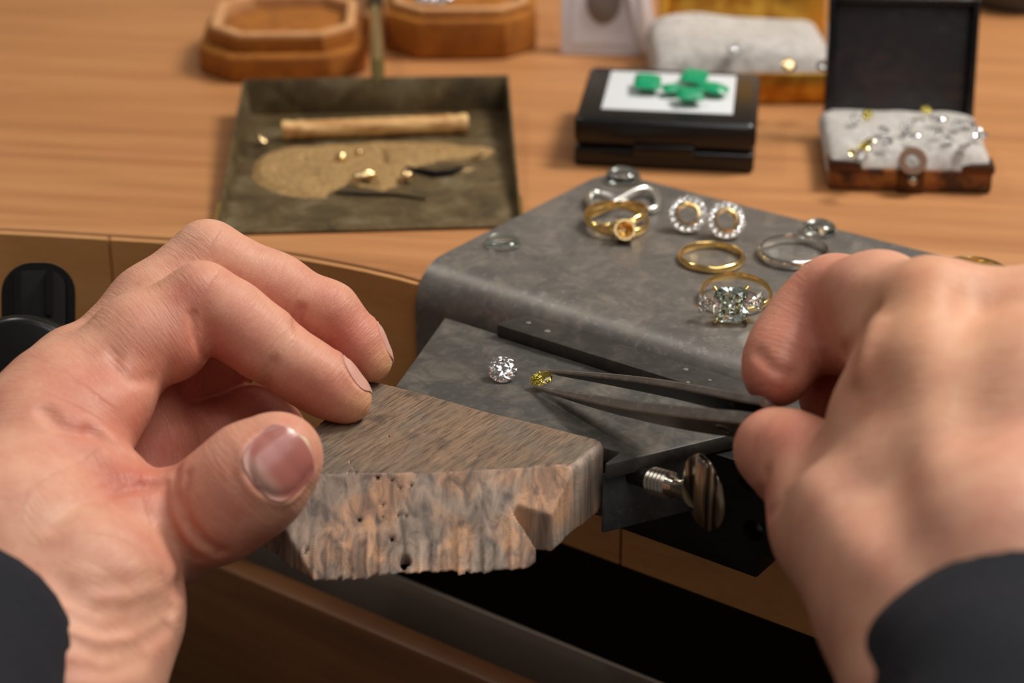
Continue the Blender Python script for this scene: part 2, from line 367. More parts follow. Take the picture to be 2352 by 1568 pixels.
# dovetail bar behind the anvil
ZA = 3.7
b1 = uvp(1140, 745, ZA); b2 = uvp(1205, 725, ZA); b3 = uvp(1690, 915, ZA)
vb0 = (b1[1] + b3[1]) / 2; vb1 = V0 - .15
bar_poly = [uv(b1[0], vb0), uv(b3[0] + 26, vb0), uv(b3[0] + 26, vb1), uv(b2[0], vb1), uv(b1[0], vb0 + 2.2)]
MB().prism(bar_poly, .00008, ZA / 1000).build('dovetail_bar', M['bar'], holder, bevel=.0004, seg=2, ang=30)
for (x, y, r) in ((1214, 741, .75), (1257, 760, .9), (1575, 848, .75), (1580, 878, .6), (1630, 873, .55)):
    c = onz(x, y, ZA / 1000 + .0001); MB().lathe([(r / 1000 * .4, -.0001), (r / 1000, 0), (r / 1000 * .8, .00012), (r / 1000 * .2, .00016)], c, n=9).build('chip', Mat('pale_chip', srgb(112, 106, 99), .7).m, holder)
# thumb screw
sc_dir = -(E2 * .55 - E1 * .83); sc_dir = np.array([sc_dir[0], sc_dir[1], 0]); 
pA = atd(1500, 1103, .4850); pB = atd(1562, 1121, .4765)
ax = (pB - pA) / np.linalg.norm(pB - pA); 
sd = np.cross(EZ, ax); sd /= np.linalg.norm(sd); up = np.cross(ax, sd)
FR = np.array([sd, up, ax]).T
b = MB(); pr = [(2.2, -.6)]
for i in range(0, 5): pr += [(2.6, i * 1.4 - .05), (3.4, i * 1.4 + .45), (3.4, i * 1.4 + .65), (2.6, i * 1.4 + 1.2)]
pr += [(2.4, 7.4), (2.3, 8.5), (2.0, 9.2)]
b.lathe([(r / 1000, z / 1000) for r, z in pr], pA, FR, 20)
screw = b.build('thumb_screw', M['chrome'], holder, ang=35)
MB().tube([pA - ax * .008, pA - ax * .0004], .0023, 12).build('screw_root', M['black_steel'], screw)
pc = atd(1616, 1131, .4700)
b = MB(); rings = []
for s_ in np.linspace(-1, 1, 15):        # flat paddle, oval seen from its broad side
    h = 9.2 * s_; wd = 7.0 * math.sqrt(max(1 - s_ ** 2, .02)); t_ = 1.5 * (1 - .45 * s_ ** 2)
    rings.append([pc + up * h / 1000 + ax * a / 1000 * wd + sd * c / 1000 * t_ for a, c in ((-1, -.25), (-.8, -.8), (0, -1), (.8, -.8), (1, -.25), (1, .25), (.8, .8), (0, 1), (-.8, .8), (-1, .25))])
b.loft(rings)
w = Mat('worn_nickel_ridged', srgb(180, 168, 148), .3, 1); wv = w.n('ShaderNodeTexWave', Vector=w.coord((1, 1, .04)), Scale=110, Distortion=9, Detail=4)
w.bump(wv.outputs[1], .8, .0006); w.set('Base Color', w.mix(wv.outputs[1], srgb(70, 58, 44), srgb(206, 194, 172)))
b.build('wing', w.m, screw, ang=60)
b = MB(); b.tube([pB - ax * .001, pB + ax * .002, pc - ax * .0035], [.0023, .0028, .0042], 14); b.build('screw_neck', M['chrome'], screw)

# ------------------------------------------------------------------ black clamp at the left of the bench front
cl = thing('clamp_knob', 'black plastic clamp knob with ribbed tab in front of the bench edge', 'clamp', atd(60, 860, .55))
dk = .548
def rounded(cx, cy, hw, hh, r, d, n=8):
    out = []
    for sx, sy, a0 in ((1, -1, -90), (1, 1, 0), (-1, 1, 90), (-1, -1, 180)):
        for i in range(n + 1):
            a = math.radians(a0 + 90 * i / n); out.append(atd(cx + sx * (hw - r) + r * math.cos(a), cy + sy * (hh - r) + r * math.sin(a), d))
    return out
b = MB(); b.loft([rounded(88, 745, 84, 142, 70, dk + .001), rounded(88, 745, 86, 144, 72, dk + .003), rounded(88, 745, 86, 144, 72, dk + .012)]); b.build('tab', M['black_plastic'], cl, ang=50)
b = MB(); b.loft([rounded(88, 700, 62, 80, 40, dk - .0006), rounded(88, 700, 60, 78, 40, dk + .001)]); b.build('tab_recess', M['dark'], cl)
for x in (40, 114): 
    b = MB(); b.loft([rounded(x, 672, 8, 52, 6, dk - .003, 3), rounded(x, 672, 8, 52, 6, dk + .001, 3)]); b.build('rib', M['black_plastic'], cl)
dsk = atd(45, 880, .532)
b = MB(); FRk = np.array([[1, 0, 0], [0, math.cos(math.radians(64)), -math.sin(math.radians(64))], [0, math.sin(math.radians(64)), math.cos(math.radians(64))]])
b.lathe([(.002, .001), (.0155, .001), (.0168, .0005), (.0178, -.001), (.018, -.003), (.0178, -.014), (.014, -.016), (.002, -.016)], dsk, FRk, 48); b.build('knob_disc', M['black_plastic'], cl, ang=40)
# ------------------------------------------------------------------ signed-distance modelling (millimetres) for carved and organic shapes
class Field:
    def __init__(s, lo, hi, h):
        s.lo = np.array(lo, np.float32); s.h = h; s.n = np.ceil((np.array(hi) - s.lo) / h).astype(int) + 1
        s.ax = [s.lo[i] + h * np.arange(s.n[i], dtype=np.float32) for i in range(3)]
        s.d = np.full(s.n, 50., np.float32)
    def sl(s, lo, hi):
        a = np.clip(np.floor((np.array(lo) - s.lo) / s.h).astype(int), 0, s.n - 1); b = np.clip(np.ceil((np.array(hi) - s.lo) / s.h).astype(int) + 1, 1, s.n)
        ix = tuple(slice(int(a[i]), int(b[i])) for i in range(3))
        return ix, (s.ax[0][ix[0]][:, None, None], s.ax[1][ix[1]][None, :, None], s.ax[2][ix[2]][None, None, :])
    @staticmethod
    def cone(G, a, b, ra, rb):
        a = np.array(a, np.float32); ab = np.array(b, np.float32) - a; L = float(ab @ ab) + 1e-9
        x, y, z = G[0] - a[0], G[1] - a[1], G[2] - a[2]
        t = np.clip((x * ab[0] + y * ab[1] + z * ab[2]) / L, 0, 1)
        return np.sqrt((x - t * ab[0]) ** 2 + (y - t * ab[1]) ** 2 + (z - t * ab[2]) ** 2) - (ra + (rb - ra) * t)
    def add(s, a, b, ra, rb, k=3., m=6.):
        R = max(ra, rb) + k + m; ix, G = s.sl(np.minimum(a, b) - R, np.maximum(a, b) + R)
        p = s.cone(G, a, b, ra, rb); c = s.d[ix]; h = np.clip(.5 + .5 * (c - p) / k, 0, 1); s.d[ix] = c + (p - c) * h - k * h * (1 - h)
    def ell(s, c, r, Mx, k=3.):
        R = max(r) + k + 6; ix, G = s.sl(np.array(c) - R, np.array(c) + R); x, y, z = [G[i] - c[i] for i in range(3)]
        q = [(x * Mx[i][0] + y * Mx[i][1] + z * Mx[i][2]) / r[i] for i in range(3)]
        l = np.sqrt(q[0] ** 2 + q[1] ** 2 + q[2] ** 2); p = (l - 1) * min(r) * .5 + (l - 1) * l * 0 + (l - 1) * min(r) * .5
        cc = s.d[ix]; h = np.clip(.5 + .5 * (cc - p) / k, 0, 1); s.d[ix] = cc + (p - cc) * h - k * h * (1 - h)
    def sub(s, a, b, ra, rb, k=1.):
        R = max(ra, rb) + k + 3; ix, G = s.sl(np.minimum(a, b) - R, np.maximum(a, b) + R)
        p = -s.cone(G, a, b, ra, rb); c = s.d[ix]; h = np.clip(.5 - .5 * (c - p) / k, 0, 1); s.d[ix] = c + (p - c) * h + k * h * (1 - h)
    def dent(s, pts, depth, w):                 # groove (depth > 0) or ridge (depth < 0) along a polyline
        for a, b in zip(pts[:-1], pts[1:]):
            pass
        P = np.array(pts, np.float32); R = 3 * w; ix, G = s.sl(P.min(0) - R, P.max(0) + R); best = None
        for a, b in zip(P[:-1], P[1:]):
            q = s.cone(G, a, b, 0, 0); best = q if best is None else np.minimum(best, q)
        s.d[ix] += depth * np.exp(-(best / w) ** 2)
    def mesh(s):
        d = s.d; n = d.shape; sg = d < 0
        cnt = np.zeros(tuple(k - 1 for k in n), np.int8)
        for i in (0, 1):
            for j in (0, 1):
                for k in (0, 1): cnt += sg[i:n[0] - 1 + i, j:n[1] - 1 + j, k:n[2] - 1 + k]
        act = (cnt > 0) & (cnt < 8); I = np.argwhere(act); idx = np.full(act.shape, -1, np.int64); idx[act] = np.arange(len(I))
        acc = np.zeros((len(I), 3)); num = np.zeros(len(I))
        cor = [(i, j, k) for i in (0, 1) for j in (0, 1) for k in (0, 1)]
        for a in cor:
            for ax in range(3):
                if a[ax]: continue
                b = list(a); b[ax] = 1
                da = d[I[:, 0] + a[0], I[:, 1] + a[1], I[:, 2] + a[2]]; db = d[I[:, 0] + b[0], I[:, 1] + b[1], I[:, 2] + b[2]]
                m = (da < 0) != (db < 0); t = np.where(m, da / np.where(m, da - db, 1), 0)
                q = np.array(a, float)[None].repeat(len(I), 0); q[:, ax] += t; acc[m] += q[m]; num[m] += 1
        V = (I + acc / num[:, None]) * s.h + s.lo; F = []
        for ax in range(3):
            o = [0, 1, 2]; o.remove(ax); u, v = o
            sl0 = [slice(None)] * 3; sl1 = [slice(None)] * 3; sl0[ax] = slice(0, n[ax] - 1); sl1[ax] = slice(1, n[ax])
            A = sg[tuple(sl0)]; B = sg[tuple(sl1)]; E = np.argwhere(A != B)
            E = E[(E[:, u] > 0) & (E[:, v] > 0) & (E[:, u] < n[u] - 1) & (E[:, v] < n[v] - 1)]
            f = A[E[:, 0], E[:, 1], E[:, 2]]
            def c(du, dv):
                q = E.copy(); q[:, u] += du; q[:, v] += dv; return idx[q[:, 0], q[:, 1], q[:, 2]]
            Q = np.stack([c(-1, -1), c(0, -1), c(0, 0), c(-1, 0)], 1); flip = ~f if ax != 1 else f
            Q[flip] = Q[flip][:, ::-1]; F.append(Q)
        return V, np.concatenate(F)
def relax(V, F, it=2, lam=.5):
    E = np.concatenate([F[:, [0, 1]], F[:, [1, 2]], F[:, [2, 3]], F[:, [3, 0]]]); E = np.concatenate([E, E[:, ::-1]]); n = len(V); dg = np.bincount(E[:, 0], minlength=n)
    for i in range(it):
        for l in (lam, -lam * 1.04):
            A = np.stack([np.bincount(E[:, 0], V[E[:, 1], k], n) for k in range(3)], 1) / np.maximum(dg, 1)[:, None]; V = V + l * (A - V)
    return V
def qmesh(name, V, F):
    me = bpy.data.meshes.new(name); me.vertices.add(len(V)); me.vertices.foreach_set('co', (np.asarray(V) / 1000).astype(np.float32).ravel())
    me.loops.add(F.size); me.loops.foreach_set('vertex_index', F.ravel().astype(np.int32)); me.polygons.add(len(F)); me.polygons.foreach_set('loop_start', np.arange(0, F.size, 4, dtype=np.int32))
    me.update(calc_edges=True); me.validate(); return me
def colattr(me, name, a):
    at = me.attributes.new(name, 'FLOAT_VECTOR', 'POINT'); at.data.foreach_set('vector', np.asarray(a, np.float32).ravel())
def vnoise(P, f, seed=0):                       # cheap smooth value noise from summed sines
    r = np.random.default_rng(seed); out = 0
    for i in range(6):
        k = r.normal(size=3); k *= f * (.7 + .6 * r.random()) / np.linalg.norm(k); out = out + np.sin(P[0] * k[0] + P[1] * k[1] + P[2] * k[2] + r.random() * 6.28)
    return out / 6 ** .5 / 1.4

# ------------------------------------------------------------------ worn wooden bench pin
ZT, ZBt = 3.0, -15.4
g3 = lambda x, y, z: onz(x, y, z / 1000) * 1000
def pin():
    bk = [g3(860, 872, ZT), g3(1375, 1004, ZT)]; rt = [g3(1383, 1016, ZT), g3(1385, 1190, ZBt), g3(1265, 1265, ZBt)]
    lf = [g3(838, 882, ZT), g3(724, 969, ZT), g3(585, 1268, ZBt)]
    f = Field((-66, -84, -19), (38, 6, 7), .5); G = (f.ax[0][:, None, None], f.ax[1][None, :, None], f.ax[2][None, None, :])
    def half(a, b, c=None, flip=1):               # plane through a, b (vertical, or through c)
        a, b = np.array(a), np.array(b); c = a + np.array([0, 0, 1.]) if c is None else np.array(c)
        n = np.cross(b - a, c - a); n = n / np.linalg.norm(n) * flip; return G[0] * n[0] + G[1] * n[1] + G[2] * n[2] - float(n @ a)
    inside = np.array([-12., -38., -6.])
    def hp(a, b, c=None):
        A, B = np.array(a), np.array(b); Cc = A + np.array([0, 0, 1.]) if c is None else np.array(c); n = np.cross(B - A, Cc - A); n /= np.linalg.norm(n)
        return half(a, b, c, 1 if n @ (inside - A) < 0 else -1)
    grain = np.sin(G[0] * 2.1 + .6 * np.sin(G[1] * .13 + G[0] * .8)) * .5 + np.sin(G[0] * 4.7 + G[1] * .2 + 1.3 * np.sin(G[0] * .5)) * .35 + np.sin(G[0] * 1.1 + 2) * .4
    ns = vnoise(G, .35, 3)
    top = (G[2] - ZT) + .25 * vnoise(G, .12, 5) + .06 * vnoise((G[0] * .75 + G[1] * .65, G[0] * -.1 + G[1] * .1, G[2]), 2.0, 8)
    bot = (ZBt - G[2]) + .3 * ns
    back = hp(bk[0], bk[1]) + .35 * vnoise(G, .3, 9)
    right = hp(rt[0], rt[2]) + .15 * ns
    left = hp(lf[0], (lf[1] + lf[2] * [1, 1, 0] + [0, 0, ZT]) / 2 if False else lf[2] * np.array([1, 1, 0]) + np.array([0, 0, ZT])) + .3 * ns
    bevA = hp(g3(760, 1088, ZT), g3(1150, 1074, ZT), g3(930, 1322, ZBt))      # carved slope at the front
    rag = .42 * grain * np.clip((-3 - G[2]) / 10, 0, 1) + .45 * vnoise(G, .16, 21) + .22 * ns
    def smx(a, b, k):
        h = np.clip(.5 - .5 * (b - a) / k, 0, 1); return b + (a - b) * h + k * h * (1 - h)
    body = np.maximum(np.maximum(smx(smx(top, right, 3.0), back, 1.6), bot), left)
    d = np.maximum(body, bevA + rag); d = np.maximum(d, hp(g3(583, 1246, ZBt), g3(722, 1330, ZBt)) + rag * .8)
    h_ = np.clip(.5 - .5 * (d - top) / .8, 0, 1); f.d = (d + .0 * h_).astype(np.float32)
    # V-shaped saw notch in the right-hand side
    uu = (G[0] / 1000 - O0[0]) * E1[0] + (G[1] / 1000 - O0[1]) * E1[1]; vv = (G[0] / 1000 - O0[0]) * E2[0] + (G[1] / 1000 - O0[1]) * E2[1]
    ap = uvp(1192, 1098, ZT); mo = uvp(1266, 1264, ZBt); uu = uu * 1000 - ap[0]; vv = vv * 1000 - ap[1]
    bow = .035 * (G[2] - ZT) ** 2 * .12; wv_ = np.clip(uu, 0, 9); mid = (mo[1] - ap[1]) * .55 * wv_ / 8 - .8 + bow * 0
    nt_ = np.maximum(-uu, np.abs(vv - mid + .9) - (.55 + .30 * wv_ + .03 * (ZT - G[2])))
    f.d = np.maximum(f.d, -nt_).astype(np.float32)
    for (x, y0, y1, r, dep) in ((930, 1255, 1335, 1.25, 4), (703, 1250, 1340, .7, 2), (1002, 1300, 1350, .45, 1.6), (1100, 1300, 1350, .4, 1.6), (1135, 1270, 1350, .45, 2), (640, 1230, 1300, .5, 1.6), (612, 1220, 1290, .4, 1.4), (780, 1300, 1345, .4, 1.2)):
        a = g3(x, y0, -9); b = g3(x + 2, y1, -19); f.sub(a, b, r * .5, r * 1.5, .5)
    for (x, y, r) in ((805, 1062, .4), (812, 1075, .3), (818, 1085, .35), (800, 1085, .3), (868, 1097, .45), (900, 1103, .3), (918, 1120, .3), (945, 1115, .35), (825, 1195, .5), (880, 1185, .3), (932, 1185, .35), (900, 1240, .5), (893, 1002, .4), (720, 1107, .5), (915, 1183, .3), (880, 1160, .25)):
        c = g3(x, y, ZT); q = (c - EYE * 1000); q /= np.linalg.norm(q)
        if y > 1092:                                                            # on the slope: march to it
            t = 0
            while t < 40:
                p = c + q * t; ii = tuple(np.clip(((p - f.lo) / f.h).astype(int), 0, f.n - 1))
                if f.d[ii] < .3: break
                t += .4
            c = c + q * t
        f.sub(c - q * .5, c + q * 1.2, r, r, .1)
    V, F = f.mesh(); V = relax(V, F, 3, .5)
    return qmesh('bench_pin', V, F)
w = Mat('worn_pin_wood', srgb(120, 96, 74), .75)
tc = w.coord((1, 1, 1))
gr = w.noise(w.coord((560, 75, 75), (0, 0, math.radians(35.8))), 1, 7, .72, 1.1)           # streaks along the grain on top
gv = w.noise(w.coord((300, 220, 28), (0, 0, 0)), 1, 5, .6, .7)                           # streaks running down the carved slope
big = w.noise(tc, 60, 4, .6); spots = w.noise(w.coord((1, 1, 1)), 130, 3, .5)
geo = w.n('ShaderNodeNewGeometry'); sep = w.n('ShaderNodeSeparateXYZ', Vector=geo.outputs['True Normal'])
up_ = w.ramp(sep.outputs[2], [(.72, 0), (.9, 1)])
top_c = w.mix(w.ramp(spots, [(.30, .55), (.40, 0)]), w.mix(w.ramp(big, [(.40, 0), (.62, 1)]), w.ramp(gr, [(.30, srgb(78, 60, 46)), (.46, srgb(122, 97, 75)), (.60, srgb(134, 106, 82)), (.78, srgb(170, 130, 96))]), w.ramp(gr, [(.3, srgb(82, 70, 58)), (.62, srgb(120, 104, 88))])), srgb(62, 48, 42))
side_c = w.mix(w.ramp(big, [(.44, 0), (.58, .8)]), w.ramp(gv, [(.36, srgb(120, 98, 84)), (.5, srgb(176, 138, 112)), (.62, srgb(216, 166, 128))]), w.ramp(gv, [(.34, srgb(112, 104, 98)), (.6, srgb(176, 160, 146))]))
fg = w.noise(w.coord((2300, 150, 150), (0, 0, math.radians(35.8))), 1, 4, .6, .6)
top_c = w.mix(w.ramp(fg, [(.36, .75), (.47, 0)]), top_c, srgb(58, 44, 34)); top_c = w.mix(w.ramp(fg, [(.58, 0), (.72, .6)]), top_c, srgb(176, 138, 104))
w.set('Base Color', w.mix(up_, side_c, top_c)); w.bump(w.math('ADD', w.math('ADD', gr, fg), gv), .5, .0004); M['pin'] = w.m
pin_o = link('bench_pin', pin(), M['pin'], None, True, 50)
tag(pin_o, 'worn brown wooden bench pin with carved ragged front slope and saw notch', 'bench pin')
# ------------------------------------------------------------------ the jeweller's hands
w = Mat('skin', srgb(214, 160, 132), .46)
at = w.attr('tint'); fc = w.attr('fco'); sp = w.n('ShaderNodeSeparateXYZ', Vector=at.outputs['Vector'])
oc = w.coord()
blot = w.noise(oc, 110, 4, .6); fine = w.noise(oc, 900, 3, .6)
mp = w.n('ShaderNodeMapping', Vector=fc.outputs['Vector']); mp.inputs['Scale'].default_value = (1.35, .16, .16)
wr = w.noise(mp.outputs[0], 1.0, 4, .62, .35)                                # creases that run across the fingers
mp2 = w.n('ShaderNodeMapping', Vector=fc.outputs['Vector']); mp2.inputs['Scale'].default_value = (4.2, .7, .7)
wr2 = w.noise(mp2.outputs[0], 1.0, 3, .6, .2)
base = w.mix(w.ramp(blot, [(.35, 0), (.7, 1)]), srgb(218, 164, 136), srgb(206, 144, 120))
base = w.mix(w.math('MULTIPLY', sp.outputs[0], w.math('ADD', .55, w.math('MULTIPLY', blot, .8))), base, srgb(192, 96, 78))
base = w.mix(sp.outputs[1], base, srgb(226, 180, 120))
base = w.mix(w.ramp(wr, [(.30, .16), (.42, 0)]), base, srgb(176, 100, 80))
base = w.mix(w.ramp(fine, [(.56, 0), (.78, .16)]), base, srgb(240, 206, 180))
w.set('Base Color', base)
w.set('Subsurface Weight', .32); w.set('Subsurface Radius', (1.0, .36, .2)); w.set('Subsurface Scale', .0026); w.set('Specular IOR Level', .42)
cells = w.n('ShaderNodeTexVoronoi', Vector=oc, Scale=1150, _feature='DISTANCE_TO_EDGE')
hgt = w.math('ADD', w.math('MULTIPLY', wr, 1.4), w.math('ADD', w.math('MULTIPLY', wr2, .5), w.math('MULTIPLY', cells.outputs[0], .22)))
w.bump(hgt, .32, .0008); w.set('Roughness', w.math('ADD', .38, w.math('MULTIPLY', blot, .16)))
M['skin'] = w.m
w = Mat('fingernail', srgb(176, 112, 100), .3); at = w.attr('ncol'); spn = w.n('ShaderNodeSeparateXYZ', Vector=at.outputs['Vector'])
c_ = w.mix(w.ramp(spn.outputs[0], [(.16, 1), (.30, 0)]), srgb(172, 104, 94), srgb(188, 140, 126))
c_ = w.mix(w.ramp(spn.outputs[0], [(.93, 0), (.965, 1)]), c_, srgb(226, 204, 172)); c_ = w.mix(spn.outputs[2], c_, srgb(214, 164, 146)); w.set('Base Color', c_)
mpn = w.n('ShaderNodeMapping', Vector=at.outputs['Vector']); mpn.inputs['Scale'].default_value = (.6, 26, 1); w.bump(w.noise(mpn.outputs[0], 1.0, 2), .12, .0003)
w.set('Subsurface Weight', .15); w.set('Subsurface Radius', (1, .4, .25)); w.set('Subsurface Scale', .001); w.set('Coat Weight', .25); w.set('Coat Roughness', .25); M['nail'] = w.m

mm = lambda x, y, d: EYE * 1000 + ray(x, y) * d             # pixel + distance in millimetres
def project(P):
    v = P - EYE * 1000; d = v @ cF; return np.stack([1176 + FPX * (v @ cR) / d, 784 - FPX * (v @ cU) / d, d], 1)
class Hand:
    def __init__(s, joints, h=.7, f0=500, fk=1.0):
        joints = {k: (x, y, f0 + (d - f0) * fk if d < f0 else d, r * ((f0 + (d - f0) * fk) / d if d < f0 else 1)) for k, (x, y, d, r) in joints.items()}
        s.P = {k: mm(*v[:3]) for k, v in joints.items()}; s.r = {k: v[3] for k, v in joints.items()}
        A = np.array(list(s.P.values())); R = np.array(list(s.r.values()))[:, None]
        s.f = Field((A - R).min(0) - 7, (A + R).max(0) + 7, h); s.bones = []
    def chain(s, names, k=2.5, bone=True):
        for a, b in zip(names[:-1], names[1:]):
            s.f.add(s.P[a], s.P[b], s.r[a], s.r[b], k)
            if bone: s.bones.append((s.P[a], s.P[b]))
    def own(s, chains, kin, kout):              # each finger is blended in itself, then joined to the hand with a tighter blend
        base = s.f.d
        for grp in chains:
            s.f.d = np.full(s.f.n, 50., np.float32)
            for gi, names in enumerate(grp if isinstance(grp[0], list) else [grp]):
                for a, b in zip(names[:-1], names[1:]):
                    s.f.add(s.P[a], s.P[b], s.r[a], s.r[b], kin)
                    if gi == 0: s.bones.append((s.P[a], s.P[b]))
            p = s.f.d; h_ = np.clip(.5 + .5 * (base - p) / kout, 0, 1); base = base + (p - base) * h_ - kout * h_ * (1 - h_)
        s.f.d = base
    def val(s, p):
        i = np.clip(((p - s.f.lo) / s.f.h), 0, s.f.n - 1.001); a = i.astype(int); t = i - a; d = s.f.d
        c = 0
        for q in ((x, y, z) for x in (0, 1) for y in (0, 1) for z in (0, 1)):
            wgt = np.prod([t[j] if q[j] else 1 - t[j] for j in range(3)]); c += wgt * d[a[0] + q[0], a[1] + q[1], a[2] + q[2]]
        return c
    def surf(s, x, y, d0=330, d1=640):          # where the view through a pixel meets the skin
        r = ray(x, y); o = EYE * 1000; t = d0
        while t < d1:
            p = o + r * t
            if np.all(p > s.f.lo) and np.all(p < s.f.lo + (s.f.n - 1) * s.f.h):
                v = s.val(p)
                if v < .05: return p
                t += max(.25, min(v * .7, 4))
            else: t += 2
        return None
    def grad(s, p):
        e = .8; g = np.array([s.val(p + e * np.eye(3)[i]) - s.val(p - e * np.eye(3)[i]) for i in range(3)]); return g / (np.linalg.norm(g) + 1e-9)
    def crease(s, px, depth=.8, w_=1.0, n=5, d0=330):
        px = np.array(px, float); q = np.r_[0, np.cumsum(np.linalg.norm(np.diff(px, axis=0), axis=1))]; tt = np.linspace(0, q[-1], n * len(px))
        pts = [s.surf(np.interp(t, q, px[:, 0]), np.interp(t, q, px[:, 1]), d0) for t in tt]; pts = [p for p in pts if p is not None]
        run = [[pts[0]]] if pts else []
        for p in pts[1:]:
            if np.linalg.norm(p - run[-1][-1]) < 7: run[-1].append(p)
            else: run.append([p])
        for rr in run:
            if len(rr) > 1: s.f.dent(rr, depth, w_)
    def bulge(s, x, y, amt, w_, d0=330):
        p = s.surf(x, y, d0)
        if p is not None: s.f.dent([p, p + .01], -amt, w_)
    def build(s, name, parent, reds, yel, it=2):
        V, F = s.f.mesh(); V = relax(V, F, it, .5); me = qmesh(name, V, F)
        best = np.full(len(V), 1e9); co = np.zeros((len(V), 3)); off = 0
        for a, b in s.bones:
            d = b - a; L = np.linalg.norm(d); t_ = d / L; sd = np.cross(t_, [0.3, .2, .93]); sd /= np.linalg.norm(sd); q = V - a; al = q @ t_
            dist = np.linalg.norm(q - np.clip(al, 0, L)[:, None] * t_, axis=1); m = dist < best
            best[m] = dist[m]; co[m] = np.stack([al + off, q @ sd + off * .3, q @ np.cross(t_, sd)], 1)[m]; off += L
        tint = np.zeros((len(V), 3))
        for lst, ch in ((reds, 0), (yel, 1)):
            for (p, rad, amt) in lst:
                if p is None: continue
                tint[:, ch] = np.maximum(tint[:, ch], amt * np.exp(-(np.linalg.norm(V - p, axis=1) / rad) ** 2))
        colattr(me, 'fco', co); colattr(me, 'tint', np.clip(tint, 0, 1))
        o = link(name, me, M['skin'], parent, True, 0); s.o = o; return o
    def nail(s, ctr, tip, L, Wd, rad, parent, lift=.15, sq=3.0, pale=0.):
        """nail plate lying on the skin at a surface point, its free end pointing to tip"""
        c = np.array(ctr); n = s.grad(c); t_ = np.array(tip) - c; t_ -= n * (t_ @ n); t_ /= np.linalg.norm(t_); sd = np.cross(t_, n); nu, nv = 17, 21
        top = []; co = []
        for j in range(nv):
            v = -1 + 2 * j / (nv - 1); hw = (1 - abs(v) ** sq * .999) ** (1 / 2.2) if v < 0 else (1 - .93 * max(v, 0) ** 5) ** .5 * (1 - .06 * v)
            for i in range(nu):
                u = -1 + 2 * i / (nu - 1); a = u * hw * Wd / 2 / rad
                vv = v * (1 - .16 * u * u) if v > 0 else v
                p = c + t_ * (vv * L / 2) + sd * math.sin(a) * rad + n * ((math.cos(a) - 1) * rad + lift - .045 * (v * L / 2) ** 2 / 3.2); top.append(p); co.append(((v + 1) / 2, u * .5, pale))
        for i_, p in enumerate(top):              # follow the fingertip
            q = p.copy()
            for _ in range(4): q = q - s.grad(q) * s.val(q)
            top[i_] = q + s.grad(q) * (lift + .12)
        bot = [p - n * .7 for p in top]; vs = top + bot; N = nu * nv; fs = []
        for j in range(nv - 1):
            for i in range(nu - 1):
                a = j * nu + i; fs += [(a, a + 1, a + nu + 1, a + nu), (N + a, N + a + nu, N + a + nu + 1, N + a + 1)]
        rim = [i for i in range(nu)] + [j * nu + nu - 1 for j in range(1, nv)] + [(nv - 1) * nu + i for i in range(nu - 2, -1, -1)] + [j * nu for j in range(nv - 2, 0, -1)]
        fs += [(rim[i], N + rim[i], N + rim[(i + 1) % len(rim)], rim[(i + 1) % len(rim)]) for i in range(len(rim))]
        me = bpy.data.meshes.new('fingernail'); me.from_pydata([tuple(p / 1000) for p in vs], [], fs); colattr(me, 'ncol', co + co)
        return link('fingernail', me, M['nail'], parent, True, 60)
    def nailbed(s, ctr, tip, L, Wd, depth=.5, w_=.8):           # fold of skin around the nail
        c = np.array(ctr); n = s.grad(c); t_ = np.array(tip) - c; t_ -= n * (t_ @ n); t_ /= np.linalg.norm(t_); sd = np.cross(t_, n); pts = []
        for a in np.linspace(-35, 215, 26):
            ar = math.radians(a); q = c - t_ * math.sin(ar) * L / 2 * 1.04 + sd * math.cos(ar) * Wd / 2 * 1.04
            for _ in range(6): q = q - s.grad(q) * s.val(q)
            pts.append(q)
        s.f.dent(pts, depth, w_)
        s.f.dent([q + (q - c) / np.linalg.norm(q - c) * 1.5 for q in pts], -depth * .7, 1.2)

person = thing('person', 'person in dark navy sleeves, one hand steadying the wooden pin, the other holding tweezers', 'person', (0, -.35, -.12))

